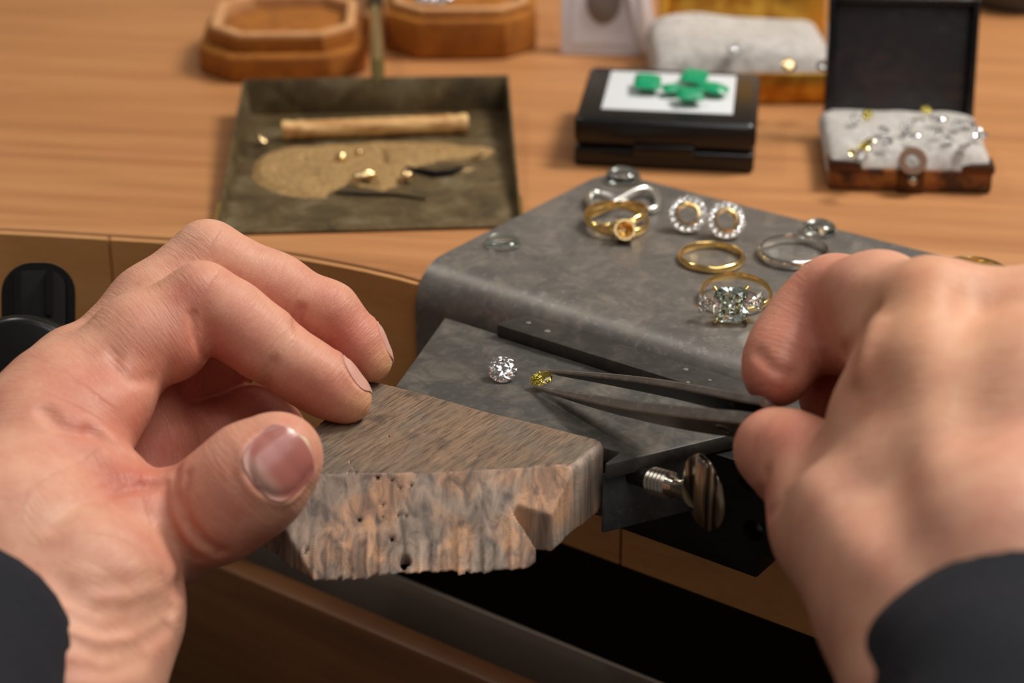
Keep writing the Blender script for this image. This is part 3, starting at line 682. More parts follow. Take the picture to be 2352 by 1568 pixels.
# ---- left hand: fingertips resting on the wooden pin, thumb towards the viewer
LH = Hand({
 'i0': (796, 915, 493, 6.1), 'i1': (748, 882, 493, 7.1), 'i2': (690, 847, 492, 7.5), 'i3': (605, 786, 491, 8.3), 'i4': (530, 733, 490, 8.8), 'i5': (464, 692, 489, 9.2), 'i6': (320, 785, 483, 10.3), 'ip': (398, 790, 484, 8.8), 'i7': (150, 928, 472, 12.6),
 'm0': (851, 827, 512, 5.5), 'm1': (816, 786, 512, 6.5), 'm2': (752, 722, 511, 7.7), 'm3': (630, 665, 510, 8.5), 'm4': (478, 592, 508, 9.2), 'm5': (345, 705, 502, 9.8), 'm6': (195, 880, 492, 12),
 'r0': (762, 822, 531, 6.5), 'r1': (700, 790, 531, 7.4), 'r2': (620, 768, 530, 8.6), 'r3': (500, 818, 524, 9.2), 'r4': (290, 915, 512, 12),
 'p0': (646, 988, 524, 6.0), 'p1': (624, 978, 523, 6.6), 'p2': (580, 960, 521, 7.6), 'p3': (470, 1000, 516, 8.0), 'p4': (350, 1020, 506, 11),
 't0': (646, 1044, 434, 8.7), 't1': (600, 1082, 433, 10.7), 't1b': (555, 1122, 433, 11.0), 't2': (490, 1170, 436, 10.8), 't3': (385, 1213, 448, 12.0), 't4': (275, 1240, 438, 14), 't5': (110, 1310, 424, 19),
 'w1': (165, 1400, 419, 20), 'w2': (60, 1610, 398, 24), 'w3': (-120, 1400, 436, 22), 'w4': (-200, 1620, 410, 24),
 'c1': (95, 1010, 460, 14.5), 'c2': (20, 1280, 425, 20), 'c3': (-80, 1240, 446, 17), 'b0': (238, 922, 472, 10.6), 'b1': (178, 988, 463, 12.0), 'b2': (205, 985, 470, 12),
 'k1': (300, 930, 508, 12), 'k2': (335, 1115, 505, 13), 'k4': (190, 1190, 500, 15), 'k3': (110, 1190, 452, 18),
 'x1': (130, 1075, 452, 14), 'x2': (256, 1114, 450, 7.6), 'x3': (235, 1150, 444, 12)}, .62, 500, .65)
LH.chain(['i7', 'c1', 'c2', 'w1', 'w2'], 9); LH.chain(['m6', 'c3', 'w3', 'w4'], 9); LH.chain(['c2', 'w3'], 9, False); LH.chain(['w1', 'w3'], 9, False); LH.chain(['w2', 'w4'], 9, False)
LH.chain(['i7', 'm6'], 7, False); LH.chain(['m6', 'r4'], 7, False); LH.chain(['r4', 'p4'], 7, False); LH.chain(['k1', 'k2', 'k4'], 4, False); LH.chain(['k4', 'k3', 'c2'], 6, False)
LH.chain(['i6', 'b0', 'b1'], 3, False); LH.chain(['i7', 'b1'], 4, False)
LH.own([['p0', 'p1', 'p2', 'p3', 'p4'], ['r0', 'r1', 'r2', 'r3', 'r4'], ['m4', 'm5', 'm6'], ['m0', 'm1', 'm2', 'm3', 'm4'], [['i5', 'i6', 'i7'], ['ip', 'i6']], ['i0', 'i1', 'i2', 'i3', 'i4', 'i5']], 4.0, 1.6)
LH.chain(['x1', 'x2'], 2.2, False); LH.chain(['x1', 'x3'], 4, False)
LH.own([['t0', 't1', 't1b', 't2', 't3', 't4', 't5']], 5, 2.4)
LH.f.d -= 0
# pads, knuckles, folds
for (x, y, a, w_) in ((455, 632, .8, 6), (470, 545, .7, 6), (770, 690, .5, 5), (735, 838, .4, 4), (560, 830, .5, 6), (735, 945, .5, 5), (300, 930, 1.4, 7), (250, 1030, 1.2, 6), (310, 1090, .9, 5), (480, 1230, .8, 8), (200, 1240, 1.2, 10), (640, 975, .4, 5)):
    LH.bulge(x, y, a, w_)
LH.crease([(440, 722), (442, 745), (449, 775), (462, 808), (474, 826)], .9, .9)      # bend of the index finger
LH.crease([(612, 888), (614, 858), (626, 832)], .9, 1.1); LH.crease([(684, 760), (681, 735), (690, 712)], 1.1, 1.2)
LH.crease([(262, 815), (268, 850), (295, 872), (345, 874)], .7, 1.8)
LH.crease([(105, 945), (140, 978), (180, 990), (215, 1000)], 1.7, 1.9); LH.crease([(205, 992), (250, 1012), (285, 1040)], 1.9, 1.7)
LH.crease([(345, 1112), (300, 1118), (240, 1130), (180, 1155), (120, 1200)], 1.8, 1.6); LH.crease([(300, 1100), (240, 1108), (170, 1125)], .6, 1.2); LH.crease([(325, 1118), (260, 1140), (200, 1175)], .5, 1.2)
LH.crease([(402, 1080), (398, 1130), (420, 1190), (450, 1235), (505, 1268)], 1.7, 1.3); LH.crease([(430, 1090), (420, 1140), (440, 1200), (480, 1245)], .8, 1.0); LH.crease([(378, 1110), (380, 1180), (410, 1245), (450, 1280)], 1.0, 1.5)
LH.crease([(150, 1362), (220, 1400), (300, 1405), (380, 1375), (428, 1335)], 1.9, 2.2); LH.crease([(165, 1415), (240, 1442), (320, 1435), (395, 1395)], 2.2, 1.9); LH.crease([(160, 1470), (230, 1497), (310, 1488), (385, 1440)], 1.8, 1.9); LH.crease([(170, 1530), (250, 1540), (330, 1510)], .9, 2)
LH.crease([(130, 1330), (200, 1350), (300, 1340), (380, 1330)], .7, 2.4)
for q in ((60, 1180), (100, 1240)): LH.bulge(q[0], q[1], -.8, 9)
nt = LH.surf(648, 1060); tt = LH.P['t0'] + (LH.P['t0'] - LH.P['t1']) * .9
ni = LH.surf(797, 872); ti = LH.P['i0'] + (LH.P['i0'] - LH.P['i1']) * .9
nm = LH.surf(857, 783); tm = LH.P['m0'] + (LH.P['m0'] - LH.P['m1']) * .9
def dorsal(Hd, a, b, px, out, ang_):      # point on the skin at a turn around the finger axis
    A, B = Hd.P[a], Hd.P[b]; t_ = (B - A) / np.linalg.norm(B - A); v = mm(*px) - A; v -= t_ * (v @ t_); v /= np.linalg.norm(v); s_ = np.cross(t_, v)
    d = v * math.cos(ang_) + s_ * math.sin(ang_); p = A + d * (Hd.r[a] + 4)
    for _ in range(12): p = p - Hd.grad(p) * Hd.val(p)
    return p
LH.nailbed(nt, tt, 15.5, 16.0, .55, .8)
TH = LH.P
nid = dorsal(LH, 'i0', 'i1', (840, 855, 493), 1, .22); nmd = dorsal(LH, 'm0', 'm1', (900, 760, 512), 1, .22)
LH.nailbed(nid, ti, 10.5, 9.5, .4, .7); LH.nailbed(nmd, tm, 10.5, 9, .4, .7)
S3 = lambda x, y: LH.surf(x, y)
reds = [(S3(640, 930), 14, .75), (S3(720, 930), 12, .7), (S3(800, 800), 13, .75), (S3(760, 780), 14, .6), (S3(470, 800), 14, .7), (S3(440, 690), 8, .6), (S3(330, 850), 12, .5), (S3(200, 985), 7, .6), (S3(260, 940), 18, .6), (S3(310, 1100), 11, .8), (S3(460, 1180), 16, .5), (S3(380, 1000), 24, .7), (S3(560, 870), 22, .9), (S3(610, 940), 22, .8), (S3(450, 930), 20, .9), (S3(590, 1230), 9, .45), (S3(150, 900), 20, .25), (S3(690, 740), 14, .5), (S3(680, 1000), 8, .35), (S3(560, 1010), 8, .4)]
yel = [(S3(838, 935), 5, .4), (S3(893, 845), 5, .5), (S3(700, 960), 7, .35)]
lh = LH.build('hand', person, reds, yel); lh['label'] = 'left hand with fingertips resting on the wooden pin'
LH.nail(nt, tt, 15.8, 16.2, 9.6, lh, .3); LH.nail(nid, ti, 11.5, 9.5, 5.4, lh, .2, pale=.8); LH.nail(nmd, tm, 11.5, 9.0, 5.0, lh, .2, pale=.8)  # index and middle nails get their lit tone in the colour

# ---- right hand: index finger and thumb closed on the tweezers
RH = Hand({k: (x, y, d * .965, r * .965) for k, (x, y, d, r) in {
 'i0': (1782, 861, 479, 7.2), 'i1': (1792, 832, 481, 8.0), 'i2': (1818, 782, 484, 8.2), 'i3': (1862, 728, 486, 8.7), 'i4': (1918, 682, 486, 9.3), 'i5': (2018, 698, 470, 10.8), 'iu': (1952, 782, 480, 7.5), 'i6': (2142, 727, 448, 12),
 't0': (1772, 1028, 466, 8.2), 't1': (1800, 1040, 464, 9.2), 't2': (1858, 1082, 458, 10.6), 't3': (1898, 1170, 447, 11.6), 't4': (1925, 1215, 440, 13.5), 't5': (2000, 1252, 428, 17),
 'm1': (1905, 912, 493, 7.4), 'm2': (1985, 866, 496, 9.2), 'm3': (2130, 800, 492, 10), 'm4': (2395, 752, 446, 12),
 'g1': (2010, 935, 486, 7), 'g3': (2200, 850, 494, 9), 'g4': (2600, 800, 446, 12), 'h1': (2200, 1000, 470, 6.5), 'h3': (2440, 950, 476, 8), 'h4': (2760, 890, 450, 10.5), 'f1': (2640, 1050, 430, 14),
 'c1': (2140, 900, 436, 14), 'c2': (2130, 1120, 424, 16.5), 'c3': (2160, 1350, 409, 19),
 'd1': (2360, 950, 426, 15), 'd2': (2300, 1300, 402, 20), 'e1': (2520, 950, 424, 16), 'e2': (2420, 1350, 400, 20),
 'w1': (2128, 1392, 411, 19.5), 'w2': (2230, 1620, 392, 22), 'w3': (2420, 1620, 388, 24),
 'x1': (2066, 800, 456, 10), 'x2': (2046, 985, 442, 12.5), 'x3': (2030, 1120, 436, 13)}.items()}, .75)
RH.chain(['i6', 'c1', 'c2', 'c3', 'w1', 'w2'], 9); RH.chain(['m4', 'd1', 'd2', 'w3'], 9); RH.chain(['g4', 'e1', 'e2', 'w3'], 9); RH.chain(['h4', 'f1', 'e2'], 9); RH.chain(['g4', 'h4'], 5, False); RH.chain(['i6', 'm4'], 5, False); RH.chain(['m4', 'g4'], 5, False)
RH.chain(['c2', 'd1'], 9, False); RH.chain(['c3', 'd2'], 9, False); RH.chain(['d2', 'e2'], 9, False); RH.chain(['w2', 'w3'], 9, False); RH.chain(['c1', 'd1'], 9, False); RH.chain(['d1', 'e1'], 9, False)
RH.own([['h1', 'h3', 'h4'], ['g1', 'g3', 'g4'], ['m1', 'm2', 'm3', 'm4'], [['i0', 'i1', 'i2', 'i3', 'i4', 'i5', 'i6'], ['i5', 'iu', 'x1']]], 4.5, 2.5)
RH.chain(['x1', 'x2', 'x3'], 6, False)
RH.own([['t0', 't1', 't2', 't3', 't4', 't5', 'w1']], 5, 6)
for (x, y, a, w_) in ((2140, 650, 1.4, 8), (1890, 630, .8, 6), (1765, 880, .5, 5), (1850, 1130, 1.2, 7), (1800, 985, .5, 5), (2350, 690, 1.0, 8), (2010, 1000, -1.6, 12), (2060, 1150, -1.6, 12), (2230, 760, -.8, 9)):
    RH.bulge(x, y, a, w_)
RH.crease([(1742, 812), (1775, 845), (1820, 862)], 1.0, 1.4); RH.crease([(1936, 812), (1960, 780), (1990, 740), (2010, 715)], 1.6, 2.2); RH.crease([(1975, 850), (1990, 800), (2020, 750)], -.7, 2.2)
RH.crease([(1742, 1150), (1755, 1120), (1760, 1090)], .8, 1.6); RH.crease([(1765, 1180), (1785, 1165), (1800, 1140)], .6, 1.6)
RH.crease([(2135, 690), (2135, 850), (2125, 1020), (2125, 1160)], -.8, 6, 6); RH.crease([(2000, 900), (2015, 1010), (2040, 1130), (2085, 1220)], 1.8, 9, 6)
RH.crease([(1850, 1105), (1900, 1180), (1970, 1250), (2050, 1330)], -1.0, 6, 6); RH.crease([(2010, 735), (1985, 800), (1972, 860)], -1.0, 3, 5); RH.crease([(2240, 700), (2245, 850), (2235, 1000)], 1.0, 6, 5)
nr = dorsal(RH, 't0', 't1', (1672, 1075, 462), 1, 0); tr = RH.P['t0'] + (RH.P['t0'] - RH.P['t1']) * 1.2
RH.nailbed(nr, tr, 11, 12, .4, .8)
S4 = lambda x, y: RH.surf(x, y)
reds = [(S4(1760, 900), 14, .75), (S4(1850, 700), 18, .5), (S4(1800, 800), 16, .5), (S4(1780, 990), 14, .5), (S4(2130, 640), 12, .3), (S4(1900, 930), 20, 1), (S4(1760, 1150), 9, .6), (S4(1980, 830), 10, .4)]
rh = RH.build('hand', person, reds, [(S4(2150, 690), 26, .25)]); rh['label'] = 'right hand pinching the tweezers'
RH.nail(nr, tr, 11, 12, 7.6, rh, .2)

# ---- sleeves
def sleeve(A, B, rx, ry, name, seed, label):
    A, B = np.array(A), np.array(B); t_ = (B - A) / np.linalg.norm(B - A); s_ = np.cross(t_, [0, 0, 1.]); s_ /= np.linalg.norm(s_); u_ = np.cross(s_, t_)
    b = MB(); rings = []; N = 40; rg = np.random.default_rng(seed); ph = rg.random(4) * 6.28; L = np.linalg.norm(B - A)
    def ring(q, sc): 
        out = []
        for i in range(N):
            a = 2 * math.pi * i / N; f = sc * (1 + .025 * math.sin(3 * a + ph[0] + q * 9) + .02 * math.sin(5 * a + ph[1] - q * 14) + .12 * q)
            out.append((A + t_ * L * q + s_ * rx * f * math.cos(a) + u_ * ry * f * math.sin(a)) / 1000)
        return out
    for q, sc in ((.12, .90), (.03, .93), (0, .965), (.0, .985), (.015, 1.0)): rings.append(ring(q, sc))
    for q in np.linspace(.06, 1, 14): rings.append(ring(q, 1.0 + .012 * math.sin(q * 40)))
    b.loft(rings, caps=False); o = b.build(name, M['sleeve'], person, ang=0); o['label'] = label; return o
sleeve(mm(2325, 1530, 382), mm(2640, 2300, 310), 30.5, 28.5, 'sleeve', 1, 'right dark navy sleeve cuff')
sleeve(mm(-150, 1530, 428), mm(-700, 2120, 340), 34, 32, 'sleeve', 2, 'left dark navy sleeve cuff')
# ------------------------------------------------------------------ tweezers
tw = thing('tweezers', 'dark steel pointed tweezers gripping the small yellow oval stone', 'tweezers', onz(1240, 872, .002))
T1, T2 = onz(1243, 851, .0030), onz(1226, 887, .0014)
A1, A2 = onz(1715, 917, .0262), onz(1700, 960, .0238)
ta = ((A1 + A2) / 2 - (T1 + T2) / 2); TL = np.linalg.norm(ta); ta /= TL
tb = np.array([0, -.93, -.37]); tb -= ta * (tb @ ta); tb /= np.linalg.norm(tb); tcx = np.cross(tb, ta); tcx *= np.sign(tcx[2])
def arm(T, Aend, sgn, name, kind):
    L = .084; ss = np.r_[np.linspace(0, .02, 8), np.linspace(.024, L, 22)]
    wd = np.interp(ss, [0, .004, .012, .025, .045, .06, L], [.0007, .0012, .0025, .0044, .0070, .0084, .0092])
    tk = np.interp(ss, [0, .01, .03, .06, L], np.array([.0005, .0009, .0014, .0017, .0018]) * (1.7 if sgn > 0 else 1.1)); rings = []
    d = (Aend - T); Ld = np.linalg.norm(d); d /= Ld
    for s_, w_, t_ in zip(ss, wd, tk):
        c = T + d * s_ + tb * sgn * .0016 * math.sin(min(s_ / Ld, 1) * math.pi) * .7 - tcx * w_ * .42
        hw, ht = w_ / 2, t_ / 2; e = min(.0003, ht * .5)
        rings.append([c + tcx * a + tb * b for a, b in ((hw, -ht + e), (hw, ht - e), (hw - e, ht), (-hw + e, ht), (-hw, ht - e), (-hw, -ht + e), (-hw + e, -ht), (hw - e, -ht))])
    b = MB(); b.loft(rings); o = b.build(name, M['tweezer'], tw, ang=30)
    b = MB(); b.loft([[r[i] - tb * sgn * .00006 for i in ((7, 6, 5, 0) if False else ((2, 3) if sgn < 0 else (7, 6)))] + [r[i] for i in ((3, 2) if sgn < 0 else (6, 7))] for r in rings[2:]])
    b.build('shaded_inner_face', M['tweezer_in'], o)  # thin dark strip paints the shade on the arm's inner side
    return o, rings
o1, r1 = arm(T1, A1, -1, 'arm', 0); o2, r2 = arm(T2, A2, 1, 'arm', 1)
def hole(arm_o, ring, side, off):
    c = (np.array(ring[2]) + ring[3]) / 2 if side > 0 else (np.array(ring[7]) + ring[6]) / 2
    n_ = tb * side; FRh = np.array([ta, np.cross(n_, ta), n_]).T
    b = MB(); b.lathe([(.0012, -.00025), (.0014, .00004), (.0021, .00004), (.0023, -.0002)], c + n_ * off, FRh, 20, caps=False); b.build('hole_rim', M['chrome'], arm_o)
    b = MB(); b.lathe([(.00005, .00002), (.0013, .00002), (.0013, -.0002), (.00005, -.0002)], c + n_ * off, FRh, 20, caps=False); b.build('hole', M['dark'], arm_o)
def near_ring(rings, px):
    def q(r):
        c = np.mean(r, 0) - EYE; d_ = c @ cF; return abs(1176 + FPX * (c @ cR) / d_ - px)
    return min(rings, key=q)
hole(o1, near_ring(r1, 1698), 1, .00005); hole(o2, near_ring(r2, 1672), 1, .00005)

# ------------------------------------------------------------------ cut stones
def brilliant(fx, n=8, table=.57, crown=.30, pav=.86, gird=.05, star=.79):
    """faceted stone, girdle radius 1 in the shape fx(angle) -> radius factor"""
    vs = []; fs = []; a0 = lambda i, m, o=0: 2 * math.pi * (i + o) / m
    P = lambda r, a, z: (r * fx(a) * math.cos(a), r * fx(a) * math.sin(a), z)
    tb_ = [P(table, a0(i, n), crown) for i in range(n)]; st = [P(star, a0(i, n, .5), crown * .62) for i in range(n)]
    g1 = [P(1, a0(i, 2 * n), gird / 2) for i in range(2 * n)]; g2 = [P(1, a0(i, 2 * n), -gird / 2) for i in range(2 * n)]
    pv = [P(.42, a0(i, n, .5), -gird / 2 - pav * .612) for i in range(n)]; vs = tb_ + st + g1 + g2 + pv + [(0, 0, -gird / 2 - pav)]
    T, Sx, G1, G2, PV, CU = 0, n, 2 * n, 4 * n, 6 * n, 7 * n
    fs.append(tuple(range(n)))
    for i in range(n):
        j = (i + 1) % n
        fs += [(T + i, Sx + i, T + j), (T + i, Sx + (i - 1) % n, G1 + 2 * i, Sx + i), (Sx + i, G1 + 2 * i, G1 + 2 * i + 1), (Sx + i, G1 + 2 * i + 1, G1 + (2 * i + 2) % (2 * n))]
        fs += [(G2 + 2 * i, PV + i, G2 + 2 * i + 1), (G2 + 2 * i + 1, PV + i, G2 + (2 * i + 2) % (2 * n)), (PV + (i - 1) % n, CU, PV + i, G2 + 2 * i)]
    fs += [(G1 + i, G2 + i, G2 + (i + 1) % (2 * n), G1 + (i + 1) % (2 * n)) for i in range(2 * n)]
    return vs, fs
circ = lambda a: 1.0
sup = lambda p: (lambda a: (abs(math.cos(a)) ** p + abs(math.sin(a)) ** p) ** (-1 / p))
def frame(nv, xv=(1, 0, 0)):
    nv = np.array(nv, float); nv /= np.linalg.norm(nv); x = np.array(xv, float); x -= nv * (x @ nv); x /= np.linalg.norm(x); return np.array([x, np.cross(nv, x), nv]).T
def stone(name, c, Fm, sx, sy, sz, mat, parent=None, shape=circ, **kw):
    vs, fs = brilliant(shape, **kw); b = MB(); b.add([np.array(c) + Fm @ (np.array(v) * np.array([sx, sy, sz])) for v in vs], fs)
    return b.build(name, mat, parent, smooth=False, org=None if parent is not None else c)
Fd = frame((0.05, -.60, .78), (1, -.1, 0))
rd = stone('round_diamond', onz(1154, 848, .0027), Fd, .00375, .00375, .0037, M['diamond'])
tag(rd, 'round brilliant colourless diamond lying loose on the grey anvil', 'diamond')
Fo = frame((-.12, -.50, .80), (1, .25, .1))
od = stone('oval_yellow_diamond', (T1 + T2) / 2 + ta * .0017 + np.array([0, 0, .0002]), Fo, .0029, .0021, .0021, M['diamond_y'], n=10, table=.5)
tag(od, 'small yellow oval diamond held between the tweezer tips', 'diamond')

# ------------------------------------------------------------------ rings and mounts on the steel sheet
def band(c, R, prof, Fm, name, mat, parent=None, n=72, a0=0, a1=2 * math.pi, mod=None):
    """prof: closed list of (radial offset, axial offset)"""
    full = abs(a1 - a0 - 2 * math.pi) < 1e-6; rings = []
    for i in range(n if full else n + 1):
        a = a0 + (a1 - a0) * i / n; m_ = mod(a) if mod else (1, 1, 0)
        rings.append([np.array(c) + Fm @ np.array([(R + r * m_[0]) * math.cos(a), (R + r * m_[0]) * math.sin(a), z * m_[1] + m_[2]]) for r, z in prof])
    b = MB(); b.loft(rings, full, not full); return b.build(name, mat, parent, org=None if parent is not None else c)
dprof = lambda t, h: [(t / 2 * math.cos(a) * (1 if math.cos(a) > 0 else .55), h / 2 * math.sin(a)) for a in [2 * math.pi * k / 14 for k in range(14)]]
zp = ZP
FZ = np.eye(3)
g_ring = band(onz(1634, 590, zp + .00115), .0086, dprof(.0017, .0022), FZ, 'ring_band', M['gold']); tag(g_ring, 'plain polished yellow gold band lying flat on the steel sheet', 'ring')
s_ring = band(onz(1824, 578, zp + .0015), .0096, dprof(.0016, .0029), FZ, 'ring_band', M['silver']); tag(s_ring, 'plain polished white gold band lying flat beside the right index finger', 'ring')

# three-stone ring with the square pale green stone
rc = onz(1692, 671, zp + .0026); R3 = .0098
ts = thing('three_stone_ring', 'yellow gold ring with large square pale green diamond and small triangular side stones', 'ring', rc - np.array([0, 0, .0024]))
Ft = frame((0, -.10, 1), (1, 0, 0))
band(rc, R3 - .0008, dprof(.0013, .0017), Ft, 'shank', M['gold'], ts, mod=lambda a: (1, 1 + .25 * math.sin(a), 0))
cs = onz(1679, 699, zp + .0052); Fs = frame((-.04, -.90, .42), (1, .05, 0))
st3 = stone('centre_stone', cs, Fs, .0046, .0046, .0046, M['diamond_g'], ts, sup(4.6), n=12, table=.62, pav=.7)
sn = Fs[:, 2]; sxv = Fs[:, 0]; syv = Fs[:, 1]
for q in (-1, 1):
    tri = lambda a: 1.0 if abs(a) > 9 else 1 / (1 + .35 * math.cos(a * 3))
    stone('side_stone', cs + sxv * q * .0068 - sn * .0012 + syv * .0006, frame(sn + sxv * q * .5, sxv * q), .0021, .0021, .002, M['diamond_s'], ts, tri, n=6)
    for t_ in (-1, 1):
        p = cs + sxv * q * .0043 + syv * t_ * .0043
        MB().tube([p - sn * .0042 - sxv * q * .001 - syv * t_ * .001, p - sn * .001, p + sn * .0006, p + sn * .0009 - (sxv * q + syv * t_) * .0005], [.0005, .0005, .00052, .0003], 8).build('prong', M['gold'], ts)
    MB().tube([cs + sxv * q * .0075 - sn * .003, cs + sxv * q * .0086 - sn * .0018, cs + sxv * q * .0085 - sn * .0006], .00045, 8).build('prong', M['gold'], ts)
MB().tube([cs - sn * .0045 + sxv * .002 * math.cos(a) + syv * .002 * math.sin(a) for a in np.linspace(0, 2 * math.pi, 16, False)], .0006, 8, True).build('collet', M['gold'], ts)

# mostly hidden gold rings behind the right hand
hr = band(onz(1876, 672, zp + .0013), .0088, dprof(.0016, .0022), FZ, 'ring_band', M['gold']); tag(hr, 'yellow gold ring almost hidden behind the bent right index finger', 'ring')
hr2 = band(onz(2236, 630, zp + .0016), .0090, dprof(.0018, .003), FZ, 'ring_band', M['gold']); tag(hr2, 'yellow gold ring peeping out behind the right hand knuckles at the sheet end', 'ring')

# split-shank gold mount with an empty round collet
mc = onz(1416, 503, zp + .0026)
gm = thing('ring_mount', 'yellow gold split-band ring mount with an empty round setting', 'ring', mc - np.array([0, 0, .0026]))
band(mc, .0088, dprof(.0016, .0026), frame((.10, -.10, 1)), 'shank', M['gold'], gm)
band(mc + np.array([0, 0, .0012]), .0086, dprof(.0014, .0020), frame((-.22, .06, 1)), 'shank', M['gold'], gm)
cc = onz(1434, 529, zp + .0034); Fc = frame((.05, -.86, .5))
MB().lathe([(.0017, -.004), (.0024, -.001), (.0031, .0016), (.0031, .0021), (.0024, .0021), (.0018, .0006), (.0014, -.003)], cc, Fc, 24).build('collet', M['gold_pale'], gm)
for a in (45, 135, 225, 315):
    d = Fc @ np.array([math.cos(math.radians(a)), math.sin(math.radians(a)), 0]); n_ = Fc[:, 2]
    MB().tube([cc + d * .0018 - n_ * .003, cc + d * .0030, cc + d * .0034 + n_ * .0030], [.0006, .0006, .0005], 8).build('prong', M['gold'], gm)

# silver figure-eight
fc_ = onz(1432, 458, zp + .0017)
b = MB(); b.tube([fc_ + np.array([.0104 * math.sin(t), .0062 * math.sin(2 * t) * 1.1, .0008 * math.cos(t * 1) + .0002 * math.sin(3 * t)]) for t in np.linspace(0, 2 * math.pi, 60, False)], .00115, 12, True)
tag(b.build('infinity_band', M['silver_matte'], org=fc_), 'satin silver figure-eight band behind the gold mount', 'ring')

# halo earring mounts
def halo(px, py, nv, label):
    c = onz(px, py, zp + .0052); Fh = frame(nv); n_ = Fh[:, 2]
    t = thing('halo_earring', label, 'earring', c - np.array([0, 0, .0052]), None)
    MB().lathe([(.0030, -.0016), (.0036, -.0002), (.0036, .0006), (.0030, .0008), (.0026, .0002), (.0026, -.0016)], c, Fh, 32, caps=False).build('bezel', M['gold_pale'], t)
    MB().lathe([(.0034, -.0020), (.0052, -.0012), (.0054, -.0003), (.0036, -.0001)], c, Fh, 40, caps=False).build('halo_frame', M['silver'], t)
    for k in range(15):
        a = 2 * math.pi * (k + .3) / 15; d = Fh @ np.array([math.cos(a), math.sin(a), 0])
        stone('halo_stone', c + d * .00455 + n_ * .0003, frame(n_ + d * .25, d), .00105, .00105, .00095, M['diamond_s'], t, n=6)
        MB().sphere(c + Fh @ np.array([.0053 * math.cos(a + .2), .0053 * math.sin(a + .2), .0001]), .00032, 8, 5).build('bead', M['silver'], t)
    MB().tube([c - n_ * .0010 - Fh[:, 1] * .0042, c - n_ * .0070 - Fh[:, 1] * .0042 + EZ * .001], .0005, 8).build('post', M['silver'], t)
    for k in (0, 1): MB().tube([c - n_ * .0016 + Fh @ np.array([.003 * math.cos(a), .003 * math.sin(a), 0]) for a in np.linspace(math.pi * k, math.pi * k + 3, 9)], .0004, 6).build('gallery_wire', M['gold_pale'], t)
    return t
halo(1580, 492, (-.05, -.80, .62), 'diamond halo earring mount standing nearer the gold split mount, one of a pair')
halo(1668, 506, (.05, -.82, .58), 'diamond halo earring mount standing above the plain gold band, one of a pair')

# clear glass cabochons
for (px, py, r, h, lab) in ((1155, 560, .0052, .0026, 'clear glass cabochon lying alone near the bent edge of the sheet'), (1430, 414, .0055, .0042, 'clear glass cabochon at the rear corner of the sheet'), (1880, 532, .0052, .0036, 'clear glass cabochon just behind the white gold band')):
    c = onz(px, py, zp + .0002); b = MB(); b.lathe([(r * .02, 0), (r * .8, 0), (r, h * .16)] + [(r * math.cos(a), h * (.16 + .84 * math.sin(a))) for a in np.linspace(.25, 1.54, 9)], (0, 0, 0), None, 36)
    o = b.build('glass_cabochon', M['glass'], ang=50); o.location = tuple(c); tag(o, lab, 'cabochon', None)

# ------------------------------------------------------------------ brass scoop tray with gold filings
zt = ZB + .0002
def Q(x, y, z=zt): return onz(x, y, z)
tray = thing('brass_tray', 'tarnished brass scoop tray with raised back and long handle', 'tray', Q(850, 400))
FL, FRt, BR, BL = Q(500, 541), Q(1194, 523), Q(1163, 258), Q(572, 268)
t_ = np.array([0, 0, .0009])
def plate4(ps, th, name, mat, parent):
    n_ = np.cross(ps[1] - ps[0], ps[2] - ps[0]); n_ = n_ / np.linalg.norm(n_) * th; b = MB(); b.loft([[p for p in ps], [p + n_ for p in ps]]); return b.build(name, mat, parent, bevel=.0002)
plate4([FL, FRt, BR, BL], .0009, 'tray_floor', M['brass_old'], tray)
hb, hf = .0125, .0035; out = np.array([0, .0015, 0])
BRt, BLt = BR + np.array([.0008, .0025, hb]), BL + np.array([-.0016, .0025, hb])
plate4([BL + t_, BR + t_, BRt, BLt], .0008, 'back_wall', M['brass_old'], tray)
FRu, FLu = FRt + np.array([.0006, 0, hf]), FL + np.array([-.0006, 0, hf])
plate4([BR + t_, FRt + t_, FRu, BRt], .0008, 'side_wall', M['brass_old'], tray); plate4([FL + t_, BL + t_, BLt, FLu], .0008, 'side_wall', M['brass_old'], tray)
for a, b_ in ((FRu, BRt), (FLu, BLt)): MB().tube([a + np.array([0, 0, .0002]), a + (b_ - a) * .12], .0008, 8).build('rolled_lip', M['brass'], tray)
hz = (BLt + BRt) / 2; h0 = Q(866, 188, zt + .0125)
MB().tube([BLt + (BRt - BLt) * .5 + np.array([h0[0] - hz[0], .001, -.002]), Q(867, 150, zt + .016), Q(865, 70, zt + .015), Q(860, 0, zt + .012), Q(856, -80, zt + .010)], [.0024, .0024, .0025, .0027, .0028], 14).build('handle', M['brass'], tray)
MB().tube([Q(861, 18, zt + .013), Q(860, 0, zt + .012), Q(855, -90, zt + .010)], .0034, 14).build('handle_grip', M['black_plastic'], tray)
# gold-brown rod
zr = zt + .0009 + .0031; ra, rb_ = Q(648, 300, zr), Q(1074, 283, zr)
b = MB(); N = 40; b.tube([ra + (rb_ - ra) * i / N for i in range(N + 1)], [.0031 * (1 + (.10 if i in (1, 4, 36, 39) else -.04 if i in (3, 37) else .02 * math.sin(i * 1.9))) for i in range(N + 1)], 16)
w = Mat('gold_brown_rod', srgb(214, 166, 106), .5, .15); nn = w.noise(w.coord((60, 400, 400)), 1, 3); w.set('Base Color', w.ramp(nn, [(.35, srgb(176, 122, 66)), (.6, srgb(226, 184, 122))]))
tag(b.build('rod', w.m, ang=40), 'thick gold-brown rod lying across the brass tray', 'rod')
